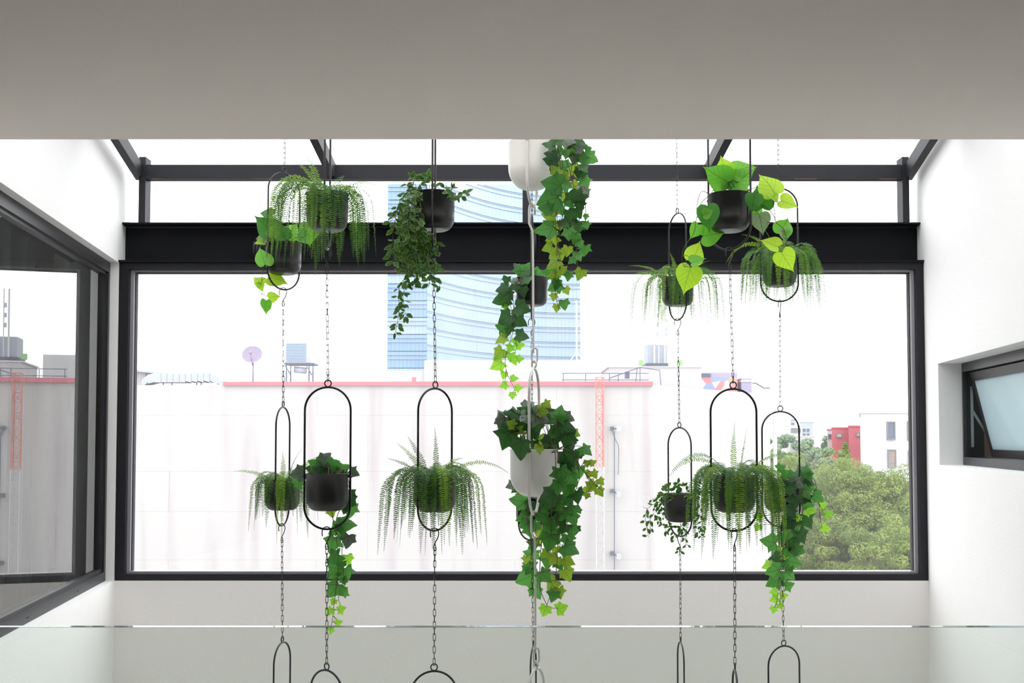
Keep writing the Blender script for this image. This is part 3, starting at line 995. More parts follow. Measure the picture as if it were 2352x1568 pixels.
# upper white pot: ivy down its right side
cA = (1230, 310, 6.27)
lv = [(200, 130, 190, 170, 'd'), (340, 110, 150, -60, 'd'), (480, 90, 170, 120, 'd'), (550, 130, 110, 70, 'l'), (640, 110, 200, -20, 'd'), (360, 230, 160, 110), (480, 220, 180, 100), (230, 280, 190, 170, 'd'), (230, 370, 220, 170, 'd'),
      (620, 240, 190, -10, 'd'), (760, 200, 120, 20), (800, 340, 210, -30), (680, 360, 160, -80), (400, 420, 170, 140), (270, 500, 140, 130, 'l'), (400, 510, 140, -30, 'l'), (560, 480, 210, 80, 'l'), (430, 600, 130, -40, 'l'),
      (250, 700, 290, 170), (430, 740, 170, -100), (560, 720, 140, -60, 'l'), (640, 560, 170, -100, 'd'), (720, 690, 170, -70), (530, 860, 180, 70, 'd'), (190, 930, 330, -165), (400, 880, 140, -90, 'l'), (610, 900, 210, -140, 'd'), (490, 980, 150, -60),
      (150, 1060, 190, 170), (190, 1150, 210, 160, 'l'), (370, 1090, 140, -70), (610, 1120, 180, -60, 'd'), (480, 1180, 210, -130, 'd'), (140, 1360, 290, -165), (340, 1300, 170, -80, 'l'), (470, 1420, 190, -90), (610, 1330, 200, -100, 'd'),
      (720, 1180, 90, -100), (730, 1300, 120, -80), (240, 1490, 180, -160, 'l'), (570, 1490, 140, -110, 'l'), (560, 350, 150, -100, 'd'), (320, 820, 160, -40, 'd'), (680, 820, 170, -120, 'g'), (640, 1020, 160, -80, 'd'), (420, 1280, 170, -50, 'd'), (700, 480, 150, -60, 'd'), (480, 60, 220, -10, 'g'), (650, 170, 160, 10, 'g')]
cB = (1100, 380, 5.6)
lb = [(890, 1060, 140, -160, 'l'), (960, 1140, 150, -140, 'l'), (1050, 1140, 150, -90, 'l'), (1140, 1100, 130, -100, 'l'), (1240, 930, 130, -100), (1300, 1010, 120, -60), (1280, 1170, 130, -70), (1360, 1090, 140, -100), (1190, 1220, 110, -140), (945, 1260, 180, -150, 'l'), (1090, 1370, 130, -40, 'l'), (975, 1440, 140, -90, 'l'), (1150, 1430, 110, -100), (1300, 1400, 150, -110, 'l'), (890, 1380, 150, 170), (1000, 1530, 130, -100)]
cC = (1100, 310, 2.528)
lc = [(440, 880, 80, -150), (510, 905, 45, -60, 'l'), (435, 940, 45, -100, 'l'), (495, 985, 60, -80), (450, 1005, 45, -100, 'l')]
def recrop(ls, a, b):
    return [((a[0] + l[0] / a[2] - b[0]) * b[2], (a[1] + l[1] / a[2] - b[1]) * b[2], l[2] / a[2] * b[2]) + tuple(l[3:]) for l in ls]
lv_all = recrop(lv, cA, cC) + recrop(lb, cB, cC) + lc
leafy('ivy_plant', 'ivy of mixed dark and olive leaves spilling from the upper white pot', 'ivy', 'W1', cC, lv_all,
      [[(430, 30), (470, 120), (465, 350), (445, 480), (455, 640), (445, 800), (445, 920), (465, 1020)], [(450, 30), (540, 100), (520, 300), (490, 450), (460, 650), (490, 760)], [(460, 30), (590, 120), (590, 400), (570, 600), (570, 740), (590, 800)], [(460, 40), (550, 300), (545, 680)], [(440, 40), (490, 200), (450, 420), (470, 560)], [(615, 380), (622, 480), (612, 560)]],
      IVB, 11, group='ivy plants', spread=0.045)

# far black pot: ivy to the left
lv = [(280, 765, 62, 60), (350, 805, 75, 10), (230, 790, 60, 170), (265, 835, 90, -150, 'd'), (160, 845, 50, -100, 'd'), (200, 880, 58, -160, 'd'), (140, 895, 80, -160, 'd'), (255, 905, 66, -90, 'd'), (130, 955, 95, -160, 'd'), (250, 1005, 90, -20, 'd'), (150, 1065, 90, -150, 'd'), (235, 1080, 85, -30, 'd'), (125, 1115, 62, 160), (160, 1135, 80, -100, 'd'), (250, 1165, 74, -10, 'd'), (130, 1185, 68, -160, 'l'), (155, 995, 44, -80, 'y'), (180, 1240, 50, -120, 'y'), (215, 1195, 44, 40, 'y'), (240, 1220, 48, 10, 'y'), (118, 1270, 74, -130, 'l'), (185, 1290, 54, -90, 'y'), (105, 1335, 80, -150, 'y'), (205, 1310, 50, -60, 'y'), (240, 1295, 44, 0, 'y'), (145, 1395, 42, -110, 'y'), (205, 1412, 44, 10, 'y'), (142, 1452, 46, -160, 'y'), (232, 1467, 42, 0, 'y'), (195, 1513, 42, -90, 'y'), (220, 765, 50, 140, 'g'), (265, 800, 60, 20, 'g'), (205, 850, 50, 200, 'g'), (300, 790, 60, 100), (180, 930, 60, -60, 'd'), (215, 1040, 50, -90, 'd')]
leafy('ivy_plant', 'ivy trailing left from the far black pot, ending in bright young leaves', 'ivy', 'C1', cC, lv,
      [[(260, 830), (195, 870), (200, 960), (205, 1100), (190, 1170), (155, 1290), (160, 1370), (190, 1440), (210, 1480)], [(250, 830), (180, 880), (185, 1000), (210, 1100), (215, 1240), (200, 1300)], [(240, 840), (205, 1000), (180, 1180)], [(160, 1360), (150, 1440)]], IVB, 12, group='ivy plants', spread=0.04)

# pot of grey-green ivy
cD = (540, 860, 2.528)
lv = [(365, 575, 85, -170, 'g'), (455, 515, 62, 150), (500, 535, 95, 90, 'd'), (575, 515, 62, 20), (525, 485, 75, 40, 'g'), (590, 555, 75, -10, 'd'), (690, 570, 62, -25, 'g'), (370, 630, 68, -90), (450, 550, 80, 170, 'd'), (540, 555, 80, -60, 'g'), (630, 545, 70, 30), (655, 700, 75, -100, 'd'), (645, 745, 105, -110, 'd'), (670, 790, 80, -100), (645, 865, 105, 0), (560, 800, 55, -70, 'l'), (580, 900, 85, -150), (560, 985, 100, -110), (655, 965, 78, -100, 'g'), (570, 1065, 90, -150), (655, 1075, 62, -80, 'y'), (570, 1150, 90, -140), (645, 1160, 85, -80), (620, 1105, 48, -100), (577, 1250, 95, -130), (635, 1260, 52, 60), (570, 1320, 38, -120, 'y'), (618, 1360, 48, 20, 'y'), (550, 1378, 48, -120, 'y'), (600, 1440, 42, 20, 'y'), (552, 1488, 42, -100, 'y'), (630, 1200, 42, -70), (615, 890, 60, -60, 'd')]
leafy('ivy_plant', 'grey-green ivy with one long strand hanging past the window sill', 'ivy', 'G1', cD, lv,
      [[(640, 590), (665, 700), (600, 800), (585, 900), (600, 1080), (590, 1200), (575, 1330), (565, 1420), (553, 1480)], [(655, 590), (670, 760), (630, 900), (620, 1060), (630, 1180), (600, 1290), (615, 1340)], [(560, 790), (600, 950), (640, 1000)], [(570, 1400), (595, 1430)]], IVB, 13, extra_depth=0.075, group='ivy plants', spread=0.03)

# rightmost lower pot
cE = (1740, 1040, 4.128)
lv = [(405, 230, 200, -170, 'g'), (450, 165, 110, 70), (490, 220, 100, -60), (265, 200, 100, 120), (220, 140, 80, 20), (330, 190, 70, 0), (300, 340, 120, -90, 'd'), (350, 470, 140, -100, 'd'), (490, 320, 120, -30), (460, 380, 120, -60), (440, 440, 110, -120, 'd'), (480, 480, 100, -20), (575, 420, 120, -35), (500, 545, 105, -10, 'y'), (620, 490, 68, 20, 'y'), (675, 575, 80, 10, 'y'), (645, 715, 80, -10, 'y'), (480, 640, 160, -60, 'd'), (300, 555, 120, -140, 'd'), (320, 620, 90, -90, 'd'), (280, 670, 140, -140, 'd'), (300, 740, 160, -110), (420, 790, 140, -65, 'd'), (110, 840, 150, 170), (320, 840, 140, -150, 'd'), (310, 885, 90, -100, 'd'), (330, 930, 140, -40), (395, 930, 120, -30), (180, 990, 140, -170, 'd'), (340, 1035, 160, -15), (240, 800, 95, -90), (235, 920, 65, -100, 'y'), (90, 1065, 95, -160, 'y'), (150, 1120, 150, -170), (300, 1155, 140, -40), (200, 1080, 65, -100, 'y'), (270, 990, 75, -60, 'y'), (150, 1225, 140, -150), (300, 1255, 95, 20), (150, 1315, 68, -170, 'y'), (250, 1350, 74, 10, 'y'), (155, 1390, 80, -160, 'y'), (220, 1455, 64, -60, 'y'), (150, 1490, 68, -100, 'y'), (390, 620, 66, -120, 'y'), (5, 600, 80, 160, 'y'), (0, 710, 70, -120, 'y'), (380, 300, 120, -30, 'g'), (230, 300, 110, -120, 'd')]
leafy('ivy_plant', 'green ivy tumbling from the rightmost lower pot in front of the trees', 'ivy', 'R2', cE, lv,
      [[(400, 290), (430, 480), (410, 620), (320, 740), (240, 900), (215, 1100), (200, 1250), (185, 1400), (160, 1470)], [(420, 290), (520, 380), (580, 480), (590, 600), (610, 690)], [(580, 470), (640, 560)], [(380, 310), (440, 540), (415, 740)], [(300, 300), (250, 600), (245, 900), (225, 1150), (215, 1400)], [(350, 300), (380, 640), (345, 780)]], IVB, 14, group='ivy plants', spread=0.05)

# lower white pot: crown + trailing part
cF = (1120, 900, 5.227)
cG = (1110, 900, 2.903)
lv = [(150, 330, 170, -150, 'g'), (290, 250, 170, 170), (190, 380, 190, -110, 'g'), (440, 230, 180, 150), (230, 560, 250, -110), (390, 690, 250, -100), (560, 440, 230, -80), (640, 300, 220, -30, 'g'), (740, 310, 200, -40, 'g'), (860, 250, 190, 75, 'b'), (930, 430, 240, -20), (800, 500, 190, -150), (950, 580, 200, -100), (740, 640, 200, -110), (640, 590, 140, -80, 'l'), (620, 690, 120, -90, 'l'), (550, 640, 120, -100), (490, 320, 130, 10, 'l'), (340, 450, 190, -120, 'l'), (275, 380, 110, 150, 'l'), (660, 230, 130, -10, 'l'), (720, 260, 120, -60, 'l'), (715, 150, 110, -40, 'l'), (490, 150, 140, 30, 'g'), (1050, 500, 120, -30, 'l'), (1190, 700, 150, -40, 'b'), (1080, 750, 120, -150), (970, 310, 140, -20, 'g'), (420, 400, 160, -150), (360, 560, 80, 0, 'b'), (430, 550, 70, 40, 'b'), (300, 300, 140, -120), (250, 460, 160, -60), (520, 520, 140, -130), (880, 380, 150, -60), (330, 350, 160, 120), (560, 230, 150, 60), (450, 310, 160, -40, 'g'), (1000, 640, 130, -70, 'g'),
      (1265, 845, 85, 20, 'l'), (1195, 860, 85, -90, 'l'), (1285, 990, 105, -60, 'l'), (1215, 990, 95, -110, 'l'), (1360, 1080, 95, -50, 'l'), (1350, 1200, 115, -60, 'l'), (1225, 1150, 135, -130, 'l'), (1145, 1200, 95, -80, 'l'), (1190, 1250, 75, -110, 'l'), (1265, 1090, 90, -20, 'l')]
lg = [(430, 700, 120, -150), (440, 790, 125, -150), (400, 835, 85, -60, 'b'), (430, 930, 120, -150, 'b'), (440, 1000, 115, -100, 'b'), (410, 1080, 64, -150, 'l'), (430, 1130, 95, -100, 'b'), (455, 1290, 105, -130, 'l'), (465, 1365, 80, -110, 'b'), (510, 1340, 74, -80, 'l'), (560, 1215, 95, -60, 'l'), (570, 1130, 80, -20, 'l'), (580, 1050, 115, -30, 'b'), (565, 990, 85, -80, 'b'), (545, 830, 95, -100), (600, 850, 85, -70, 'b'), (590, 930, 80, -90, 'b'), (615, 920, 62, -100), (560, 720, 105, -60), (630, 700, 95, -80), (540, 610, 64, -100), (600, 590, 85, -60, 'b'), (560, 650, 90, -120, 'b'), (500, 640, 95, -100, 'b'), (555, 440, 125, -60), (540, 500, 95, -120), (590, 520, 75, -60, 'b'), (640, 540, 80, -90, 'b'), (520, 770, 85, -60, 'b'), (500, 860, 85, -110, 'b'), (505, 1150, 74, -60, 'b'), (480, 1060, 62, -100, 'l'), (470, 720, 100, -80), (480, 950, 90, -60, 'b'), (525, 1440, 78, 20, 'y'), (410, 1460, 78, -110, 'y'), (630, 780, 55, 80, 'b'), (520, 560, 110, -80, 'b'), (610, 470, 100, -50), (570, 570, 90, -110, 'b'), (460, 850, 110, -40), (470, 1120, 80, -140, 'l'), (590, 790, 80, -50, 'b'), (530, 910, 85, -130), (415, 1230, 98, -40, 'b')]
leafy('ivy_plant', 'large ivy with a dark crown filling the lower white pot and trailing right', 'ivy', 'W2', cG, recrop(lv, cF, cG) + lg,
      [[(480, 420), (480, 640), (475, 850), (485, 1100), (490, 1260), (530, 1310)], [(500, 420), (505, 560), (510, 800), (500, 900), (490, 1200)], [(510, 400), (545, 450), (575, 650), (580, 800), (540, 950), (530, 1100), (560, 1180)], [(520, 380), (590, 400), (650, 500), (740, 610), (800, 660)], [(600, 430), (640, 560), (600, 700), (560, 850)], [(620, 460), (690, 560), (720, 640)], [(400, 720), (400, 900), (380, 1100), (380, 1300), (410, 1390), (440, 1435), (500, 1440)], [(455, 700), (450, 1000), (440, 1200), (470, 1330)]], IVD, 15, group='ivy plants', spread=0.055)
# far black pot hidden below the white one
lv = [(235, 725, 105, 170), (270, 840, 95, -160), (290, 880, 95, -150), (330, 1020, 85, -100, 'd'), (320, 1100, 95, -110), (285, 1120, 52, -100, 'l'), (300, 1170, 95, -120), (285, 1240, 135, -160), (355, 1340, 85, -60), (350, 800, 90, -120, 'd'), (370, 930, 74, -100, 'l'), (375, 1000, 64, -80, 'l'), (240, 650, 80, -60, 'd'), (290, 760, 80, -70, 'd'), (310, 930, 80, -70), (395, 770, 90, -60, 'd'), (180, 625, 60, 200, 'g'), (255, 685, 60, 40, 'l'), (355, 890, 70, -50)]
leafy('ivy_plant', 'bright ivy from the half-hidden far pot, under the lower white pot', 'ivy', 'C2', cG, lv,
      [[(320, 660), (345, 700), (370, 800), (350, 950), (345, 1130), (370, 1250), (380, 1330)], [(310, 660), (280, 760), (300, 900), (320, 1050), (300, 1200)], [(330, 660), (360, 850), (330, 980)]], IVB, 16, group='ivy plants', spread=0.05)

# philodendrons
cH = (1440, 320, 3.408)
lv = [(715, 290, 205, 150), (765, 225, 160, 108, 'l'), (905, 225, 180, 20), (890, 310, 205, 40), (890, 378, 150, 2), (1115, 350, 195, 118, 'l'), (1260, 495, 135, -20, 'l'), (1150, 455, 95, -55, 'l'), (1045, 460, 190, 95, 'd'), (990, 490, 135, -100, 'd'), (1010, 570, 115, -70), (1050, 650, 150, -80, 'g'), (1225, 685, 150, 60), (1235, 750, 90, -80, 'g'), (650, 600, 185, -80, 'd'), (630, 575, 85, 25), (665, 745, 165, 8), (535, 715, 120, -115), (545, 885, 160, 62, 'l'), (470, 1085, 200, -108, 'l'), (1130, 815, 140, 150, 'l'), (1245, 945, 165, -60, 'l'), (550, 950, 110, 20), (800, 340, 110, 80, 'd')]
leafy('philodendron', 'heart-leaf philodendron with four big upright leaves and lime trailing vines', 'plant', 'F3', cH, lv,
      [[(680, 400), (655, 430), (580, 500), (545, 620), (520, 740), (450, 840), (430, 930), (450, 1000)], [(545, 580), (600, 620)], [(950, 400), (1000, 380), (1060, 360), (1130, 400), (1150, 480), (1200, 495)], [(960, 410), (1020, 480), (1100, 540), (1150, 600), (1170, 650), (1225, 700), (1250, 780), (1240, 830), (1215, 880)], [(1160, 620), (1090, 650)], [(1240, 820), (1190, 835)], [(960, 400), (985, 500), (1000, 560)]], HTT, 21, stem=STEMG, group='philodendrons', spread=0.035)
cI = (540, 320, 3.733)
lv = [(275, 635, 115, 165, 'd'), (265, 745, 195, 135, 'd'), (225, 855, 95, 175, 'g'), (205, 885, 65, 190, 'l'), (240, 1010, 155, 105), (355, 1190, 155, -10, 'l'), (205, 1205, 110, 140, 'l'), (225, 1260, 80, -80, 'l'), (325, 1350, 95, 10, 'l'), (255, 1430, 115, -100), (640, 790, 175, -90), (480, 780, 150, 60), (580, 840, 130, -40), (400, 800, 150, 120, 'd'), (340, 780, 130, 80)]
leafy('philodendron', 'trailing heart-leaf philodendron half covered by the big arching fern', 'plant', 'L1', cI, lv,
      [[(320, 860), (285, 890), (270, 1020), (240, 1120), (225, 1230), (220, 1310), (250, 1380)], [(240, 1120), (290, 1150)], [(225, 1320), (280, 1345)], [(380, 840), (300, 800)], [(500, 850), (590, 840)]], HTT, 22, stem=STEMG, group='philodendrons', spread=0.04)

# variegated small-leaved creepers
def creeper(label, key, crop, vines, crown, lpx, seed, step, group='variegated creepers'):
    h = HANG[key]
    r = random.Random(seed)
    t = plant_thing('variegated_creeper', label, 'plant', key, group)
    rim = h['rim']
    for vn in vines:
        q = dpt(crop, vn)
        off = r.uniform(-0.05, 0.045)
        pts = [P(x, y, (h['depth'] - h['R'] - 0.012) if in_pot(h, x, y) else h['depth'] + off) for x, y in q]
        if (pts[0] - rim).length < 0.16:
            pts = [Vector((rim.x, rim.y, rim.z - 0.02))] + pts
        sp = smooth_path(pts, 6)
        b = MB().tube(sp, 0.0014, 4, r1=0.0008)
        acc = 0; nxt = step * 0.6
        side = 1
        for i in range(1, len(sp)):
            seg = sp[i] - sp[i - 1]
            acc += seg.length
            if acc >= nxt:
                nxt += step * r.uniform(0.7, 1.3)
                for s in (side, -side) if r.random() < 0.75 else (side,):
                    tip = Vector((s * r.uniform(0.3, 1.0), r.uniform(-0.8, 0.5), r.uniform(-0.9, 0.25)))
                    tip = (tip.normalized() + seg.normalized() * 0.5).normalized()
                    nrm = Vector((r.uniform(-0.6, 0.6), -1, r.uniform(-0.2, 0.9)))
                    size = lpx * r.uniform(0.7, 1.2) * h['depth'] / F
                    base = sp[i] + tip * 0.006
                    b.tube([sp[i], base], 0.0008, 3)
                    leaf(t, 'small_dark', base, tip, nrm, size, r)
                side = -side
        b.build('vine_stem', STEMG, t, True)
    b = MB()
    for (x, y) in dpt(crop, crown):
        p = P(x, y, h['depth'] + r.uniform(-0.05, 0.05))
        b.tube([Vector((rim.x + (p.x - rim.x) * 0.6, rim.y, rim.z - 0.02)), p], 0.0011, 4)
        for k in range(4):
            tip = Vector((r.uniform(-1, 1), r.uniform(-0.6, 0.6), r.uniform(-0.3, 1.0)))
            leaf(t, 'small_dark', p, tip, (r.uniform(-0.6, 0.6), -1, r.uniform(-0.2, 0.9)), lpx * r.uniform(0.75, 1.2) * h['depth'] / F, r)
    b.build('shoots', STEMG, t, True)['kind'] = 'stuff'
cJ = (840, 320, 3.268)
creeper('bushy variegated creeper cascading to the left of its black pot', 'F2', cJ,
        [[(400, 380), (310, 400), (250, 480), (215, 640), (200, 800), (210, 920)], [(390, 390), (300, 440), (270, 600), (260, 760), (250, 900)], [(380, 390), (310, 480), (290, 640), (300, 850), (310, 1000), (250, 1120), (250, 1290), (225, 1440)],
         [(390, 400), (330, 560), (340, 750), (330, 900), (320, 1050), (280, 1180), (300, 1320)], [(350, 420), (380, 650), (400, 800), (380, 960), (350, 1120)], [(370, 600), (430, 760), (470, 900), (490, 1000), (560, 1090)], [(400, 680), (480, 800), (530, 900), (560, 960)], [(420, 700), (450, 850), (430, 970), (400, 1050)],
         [(350, 500), (330, 700), (350, 850), (360, 980)], [(640, 400), (690, 430), (740, 395)], [(300, 480), (240, 560), (180, 620)], [(250, 720), (200, 850), (200, 930)], [(460, 900), (480, 1050), (470, 1110)], [(300, 560), (340, 680), (300, 800), (260, 930), (290, 990)], [(400, 560), (430, 680), (500, 740), (550, 790)]],
        [(350, 290), (390, 300), (440, 300), (470, 280), (410, 340), (310, 340), (350, 350), (530, 355), (590, 365), (650, 370), (370, 400), (330, 390), (450, 330)], 18, 31, 0.019)
cK = (1440, 1060, 7.127)
creeper('sparse variegated creeper around the small far pot left of the large lower fern', 'M2', cK,
        [[(640, 520), (540, 570), (470, 680), (440, 850), (380, 950), (380, 1100), (360, 1180)], [(630, 530), (550, 620), (500, 880), (600, 1060), (650, 1150)], [(620, 520), (540, 560), (400, 620)], [(470, 680), (340, 760), (260, 740)], [(340, 770), (300, 900), (330, 1100), (350, 1240)], [(600, 640), (540, 760), (600, 900), (660, 950)], [(640, 950), (760, 1130), (780, 1300)], [(880, 1000), (890, 1200), (860, 1450), (845, 1560)], [(930, 1050), (950, 1250), (990, 1380)], [(1040, 520), (1220, 500), (1180, 800), (1230, 1000), (1220, 1280)], [(1050, 560), (1150, 800), (1160, 1000), (1180, 1180)], [(860, 1010), (940, 1120), (1020, 1180)]],
        [(640, 430), (690, 400), (760, 470), (840, 350), (830, 440), (920, 400), (620, 470), (900, 470), (980, 470)], 13, 32, 0.034)

# ferns
def frond(t, org, az, e0, Lf, width, ub, twist, r, m=None, sink=-86):
    n = max(18, int(Lf / 0.0072))
    ds = Lf / n
    ca, sa = math.cos(az), math.sin(az)
    p = Vector(org); pts = [p.copy()]; tans = []
    e0r, e1r = math.radians(e0), math.radians(sink)
    wob = r.uniform(-0.35, 0.35)
    for i in range(n):
        u = (i + 0.5) / n
        k = min(1.0, u / ub)
        k = k * k * (3 - 2 * k) * 0.6 + k * 0.4
        e = e0r + (e1r - e0r) * k
        az2 = az + wob * u
        d = Vector((math.cos(e) * math.cos(az2), math.cos(e) * math.sin(az2), math.sin(e)))
        p = p + d * ds
        pts.append(p.copy()); tans.append(d)
    tans.append(tans[-1])
    b = MB().tube(pts[::2] + ([pts[-1]] if n % 2 else []), 0.0013, 3, r1=0.0004)
    hor = Vector((-sa, ca, 0))
    for i in range(2, n):
        u = i / n
        w = width * (0.25 + 0.75 * min(1, (u - 0.02) / 0.22)) * (1 - max(0, (u - 0.45) / 0.57)) ** 0.8
        if w < 0.002: continue
        tg = tans[i]
        sd = hor - tg * hor.dot(tg); sd.normalize()
        nm = tg.cross(sd)
        tw = twist * (0.4 + 0.6 * u)
        sd2 = sd * math.cos(tw) + nm * math.sin(tw)
        nm2 = nm * math.cos(tw) - sd * math.sin(tw)
        for s in (1, -1):
            ww = w * r.uniform(0.85, 1.1)
            dr = (sd2 * s * 0.95 + tg * r.uniform(0.15, 0.4) - nm2 * r.uniform(-0.05, 0.25)).normalized()
            wd = min(0.0023, ww * 0.12 + 0.0005)
            c = pts[i]
            q = [c, c + dr * ww * 0.3 + tg * wd, c + dr * ww * 0.75 + tg * wd * 0.75, c + dr * ww, c + dr * ww * 0.7 - tg * wd * 0.7, c + dr * ww * 0.25 - tg * wd]
            b.add(q, [(0, 1, 2, 5), (5, 2, 3, 4)] if s > 0 else [(5, 2, 1, 0), (4, 3, 2, 5)])
    return b.build('frond', m or FERN, t)

def fern(label, key, seed, fronds, n, Lr, reach=(0.42, 0.6), width=0.03, bias=None, group='ferns'):
    h = HANG[key]
    r = random.Random(seed)
    t = plant_thing('fern', label, 'fern', key, group)
    rim = h['rim']
    sc = 1.0
    for i in range(n):
        az = 2 * math.pi * (i + r.uniform(-0.4, 0.4)) / n
        Lf = r.uniform(*Lr)
        if bias: Lf *= bias(az)
        o = rim + Vector((math.cos(az) * 0.03, math.sin(az) * 0.03, -0.012))
        frond(t, o, az, r.uniform(35, 72), Lf, width * r.uniform(0.85, 1.15), r.uniform(*reach), r.choice((-1, 1)) * r.uniform(0.2, 1.1) * abs(math.cos(az)) + r.uniform(-0.2, 0.2), r, FERN_Y if r.random() < 0.15 else FERN)
    for (az, e0, Lf, ub, sink) in fronds:
        a = math.radians(az)
        o = rim + Vector((math.cos(a) * 0.03, math.sin(a) * 0.03, -0.012))
        frond(t, o, a, e0, Lf, width * 0.75, ub, r.choice((-1, 1)) * 0.9, r, FERN_Y if r.random() < 0.6 else FERN, sink)
    return t

fern('big arching fern spilling over the upper black pot beside the variegated creeper', 'F1', 41,
     [(10, 55, 0.20, 1.0, -20), (350, 40, 0.19, 1.0, -35), (170, 75, 0.20, 1.2, 20), (150, 80, 0.22, 1.2, 40), (60, 80, 0.14, 1.0, 30), (250, 70, 0.36, 0.35, -86), (262, 60, 0.40, 0.4, -86), (275, 60, 0.38, 0.35, -86), (200, 60, 0.44, 0.55, -86), (190, 62, 0.46, 0.6, -86), (175, 60, 0.46, 0.6, -86), (210, 55, 0.46, 0.5, -86), (165, 50, 0.44, 0.55, -86), (185, 45, 0.44, 0.55, -86), (196, 70, 0.42, 0.65, -86), (225, 60, 0.42, 0.45, -86)], 30, (0.30, 0.42), bias=lambda a: 1.15 if math.cos(a) < 0 else 1.0, width=0.025)
fern('small fern with spreading fronds in the leftmost lower pot', 'L2', 42,
     [(180, 30, 0.20, 1.6, -25), (20, 55, 0.19, 1.4, 10), (60, 70, 0.18, 1.3, 30), (100, 75, 0.16, 1.2, 40), (340, 50, 0.18, 1.2, 0), (275, 55, 0.40, 0.42, -86), (285, 50, 0.42, 0.42, -86), (305, 45, 0.36, 0.5, -86), (195, 45, 0.34, 0.45, -86)], 22, (0.22, 0.38), width=0.022)
fern('symmetric drooping fern hanging in front of the concrete wall', 'G2', 43,
     [(90, 82, 0.20, 1.8, 55), (30, 70, 0.13, 1.2, -10), (165, 55, 0.19, 1.5, 20), (175, 35, 0.18, 1.5, 0), (150, 65, 0.19, 1.4, 40), (5, 40, 0.28, 1.2, -50), (272, 60, 0.50, 0.36, -86), (282, 58, 0.40, 0.38, -86), (262, 58, 0.40, 0.36, -86), (295, 55, 0.26, 0.5, -86)], 38, (0.30, 0.46), width=0.0215)
fern('thin drooping fern in the small far upper pot', 'M1', 44,
     [(170, 40, 0.24, 1.5, -20), (160, 30, 0.26, 1.3, -30), (95, 75, 0.18, 1.5, 40), (20, 50, 0.22, 1.4, 0), (0, 10, 0.34, 1.5, -30), (250, 55, 0.30, 0.4, -86)], 32, (0.32, 0.50), width=0.021)
fern('dense fern with long hanging tips in the rightmost upper pot', 'R1', 45,
     [(150, 70, 0.22, 1.2, 0), (110, 78, 0.20, 1.3, 30), (60, 70, 0.20, 1.2, 0), (170, 65, 0.30, 0.9, -60), (10, 60, 0.26, 0.9, -70)], 44, (0.32, 0.48), width=0.023)
fern('large lower fern with two upright fronds between the awning window and the white pots', 'G3', 46,
     [(80, 84, 0.22, 2.0, 60), (40, 76, 0.21, 2.0, 50), (200, 65, 0.30, 0.9, -40), (180, 60, 0.28, 0.9, -50), (0, 50, 0.28, 1.3, -40), (265, 60, 0.36, 0.34, -86), (280, 60, 0.38, 0.34, -86), (295, 58, 0.40, 0.4, -86), (250, 55, 0.38, 0.4, -86), (320, 55, 0.44, 0.45, -86), (335, 55, 0.44, 0.5, -86), (345, 58, 0.42, 0.5, -86), (220, 55, 0.42, 0.5, -86)], 38, (0.32, 0.47), width=0.024)

# ------------------------------------------------------------------ outdoors
def oc(c, k=2.1):
    """a colour as it looks under this bright sky -> the paint's own colour"""
    r = []
    for v in rgb(c)[:3]:
        v /= k
        r.append(255 * (12.92 * v if v < 0.0031308 else 1.055 * v ** (1 / 2.4) - 0.055))
    return tuple(r)
GZ = -13.0
CONC = mat('pale_concrete', oc((253, 249, 247), 2.45), 0.9, var=0.05, scale=0.9, col2=oc((230, 217, 222), 2.4), detail=2.5, stretch=(2.2, 2.2, 0.16))
CONC2 = mat('white_painted_concrete', oc((253, 252, 253), 1.9), 0.85, var=0.03, scale=0.7)
REDP = mat('red_coping_paint', oc((250, 148, 160)), 0.7, var=0.08, scale=3)
ASPH = mat('street_asphalt', (120, 120, 120), 0.9)
struct(MB().box(-400, 400, 8, 600, GZ - 0.5, GZ).build('ground', ASPH), 'grey street level far below', 'ground')

DB = 32.0
def bx(px, d=DB): return P(px, 1000, d).x
def bz(py, d=DB): return P(1176, py, d).z
blg = thing('concrete_building', 'long pale concrete building with stained blank wall and red coping', 'building', (0, DB, GZ))
xa, xb, xc = bx(-500), bx(512), bx(1500)
ztA, ztB = bz(884), bz(886)
part('wall_core', CONC, blg, (xa, xc, DB + 0.05, DB + 11, GZ, ztA))
# cast concrete lifts: rows of panels with fine recessed joints
rows = [ztA]
zz = ztA
for hgt in (0.95, 1.75, 1.25, 1.5, 1.5, 1.5, 1.5):
    zz -= hgt; rows.append(zz)
rp = random.Random(3)
for i in range(len(rows) - 1):
    x = xa
    while x < xc - 0.05:
        wd = rp.choice((4.6, 6.2, 7.5))
        x2 = min(xc, x + wd)
        if xc - x2 < 0.8: x2 = xc
        part('concrete_panel', CONC, blg, (x + 0.003, x2 - 0.003, DB + 0.046 + rp.uniform(-0.004, 0.0), DB + 0.06, rows[i + 1] + 0.003, rows[i] - 0.002))
        x = x2
part('coping', REDP, blg, (xb, bx(900), DB - 0.06, DB + 0.4, bz(885.5), bz(876.5)))
part('coping', REDP, blg, (bx(900), xc, DB - 0.06, DB + 0.4, bz(886), bz(876)))
part('coping_stub', REDP, blg, (bx(946), bx(954), DB - 0.06, DB + 0.2, bz(876.2), bz(866)))
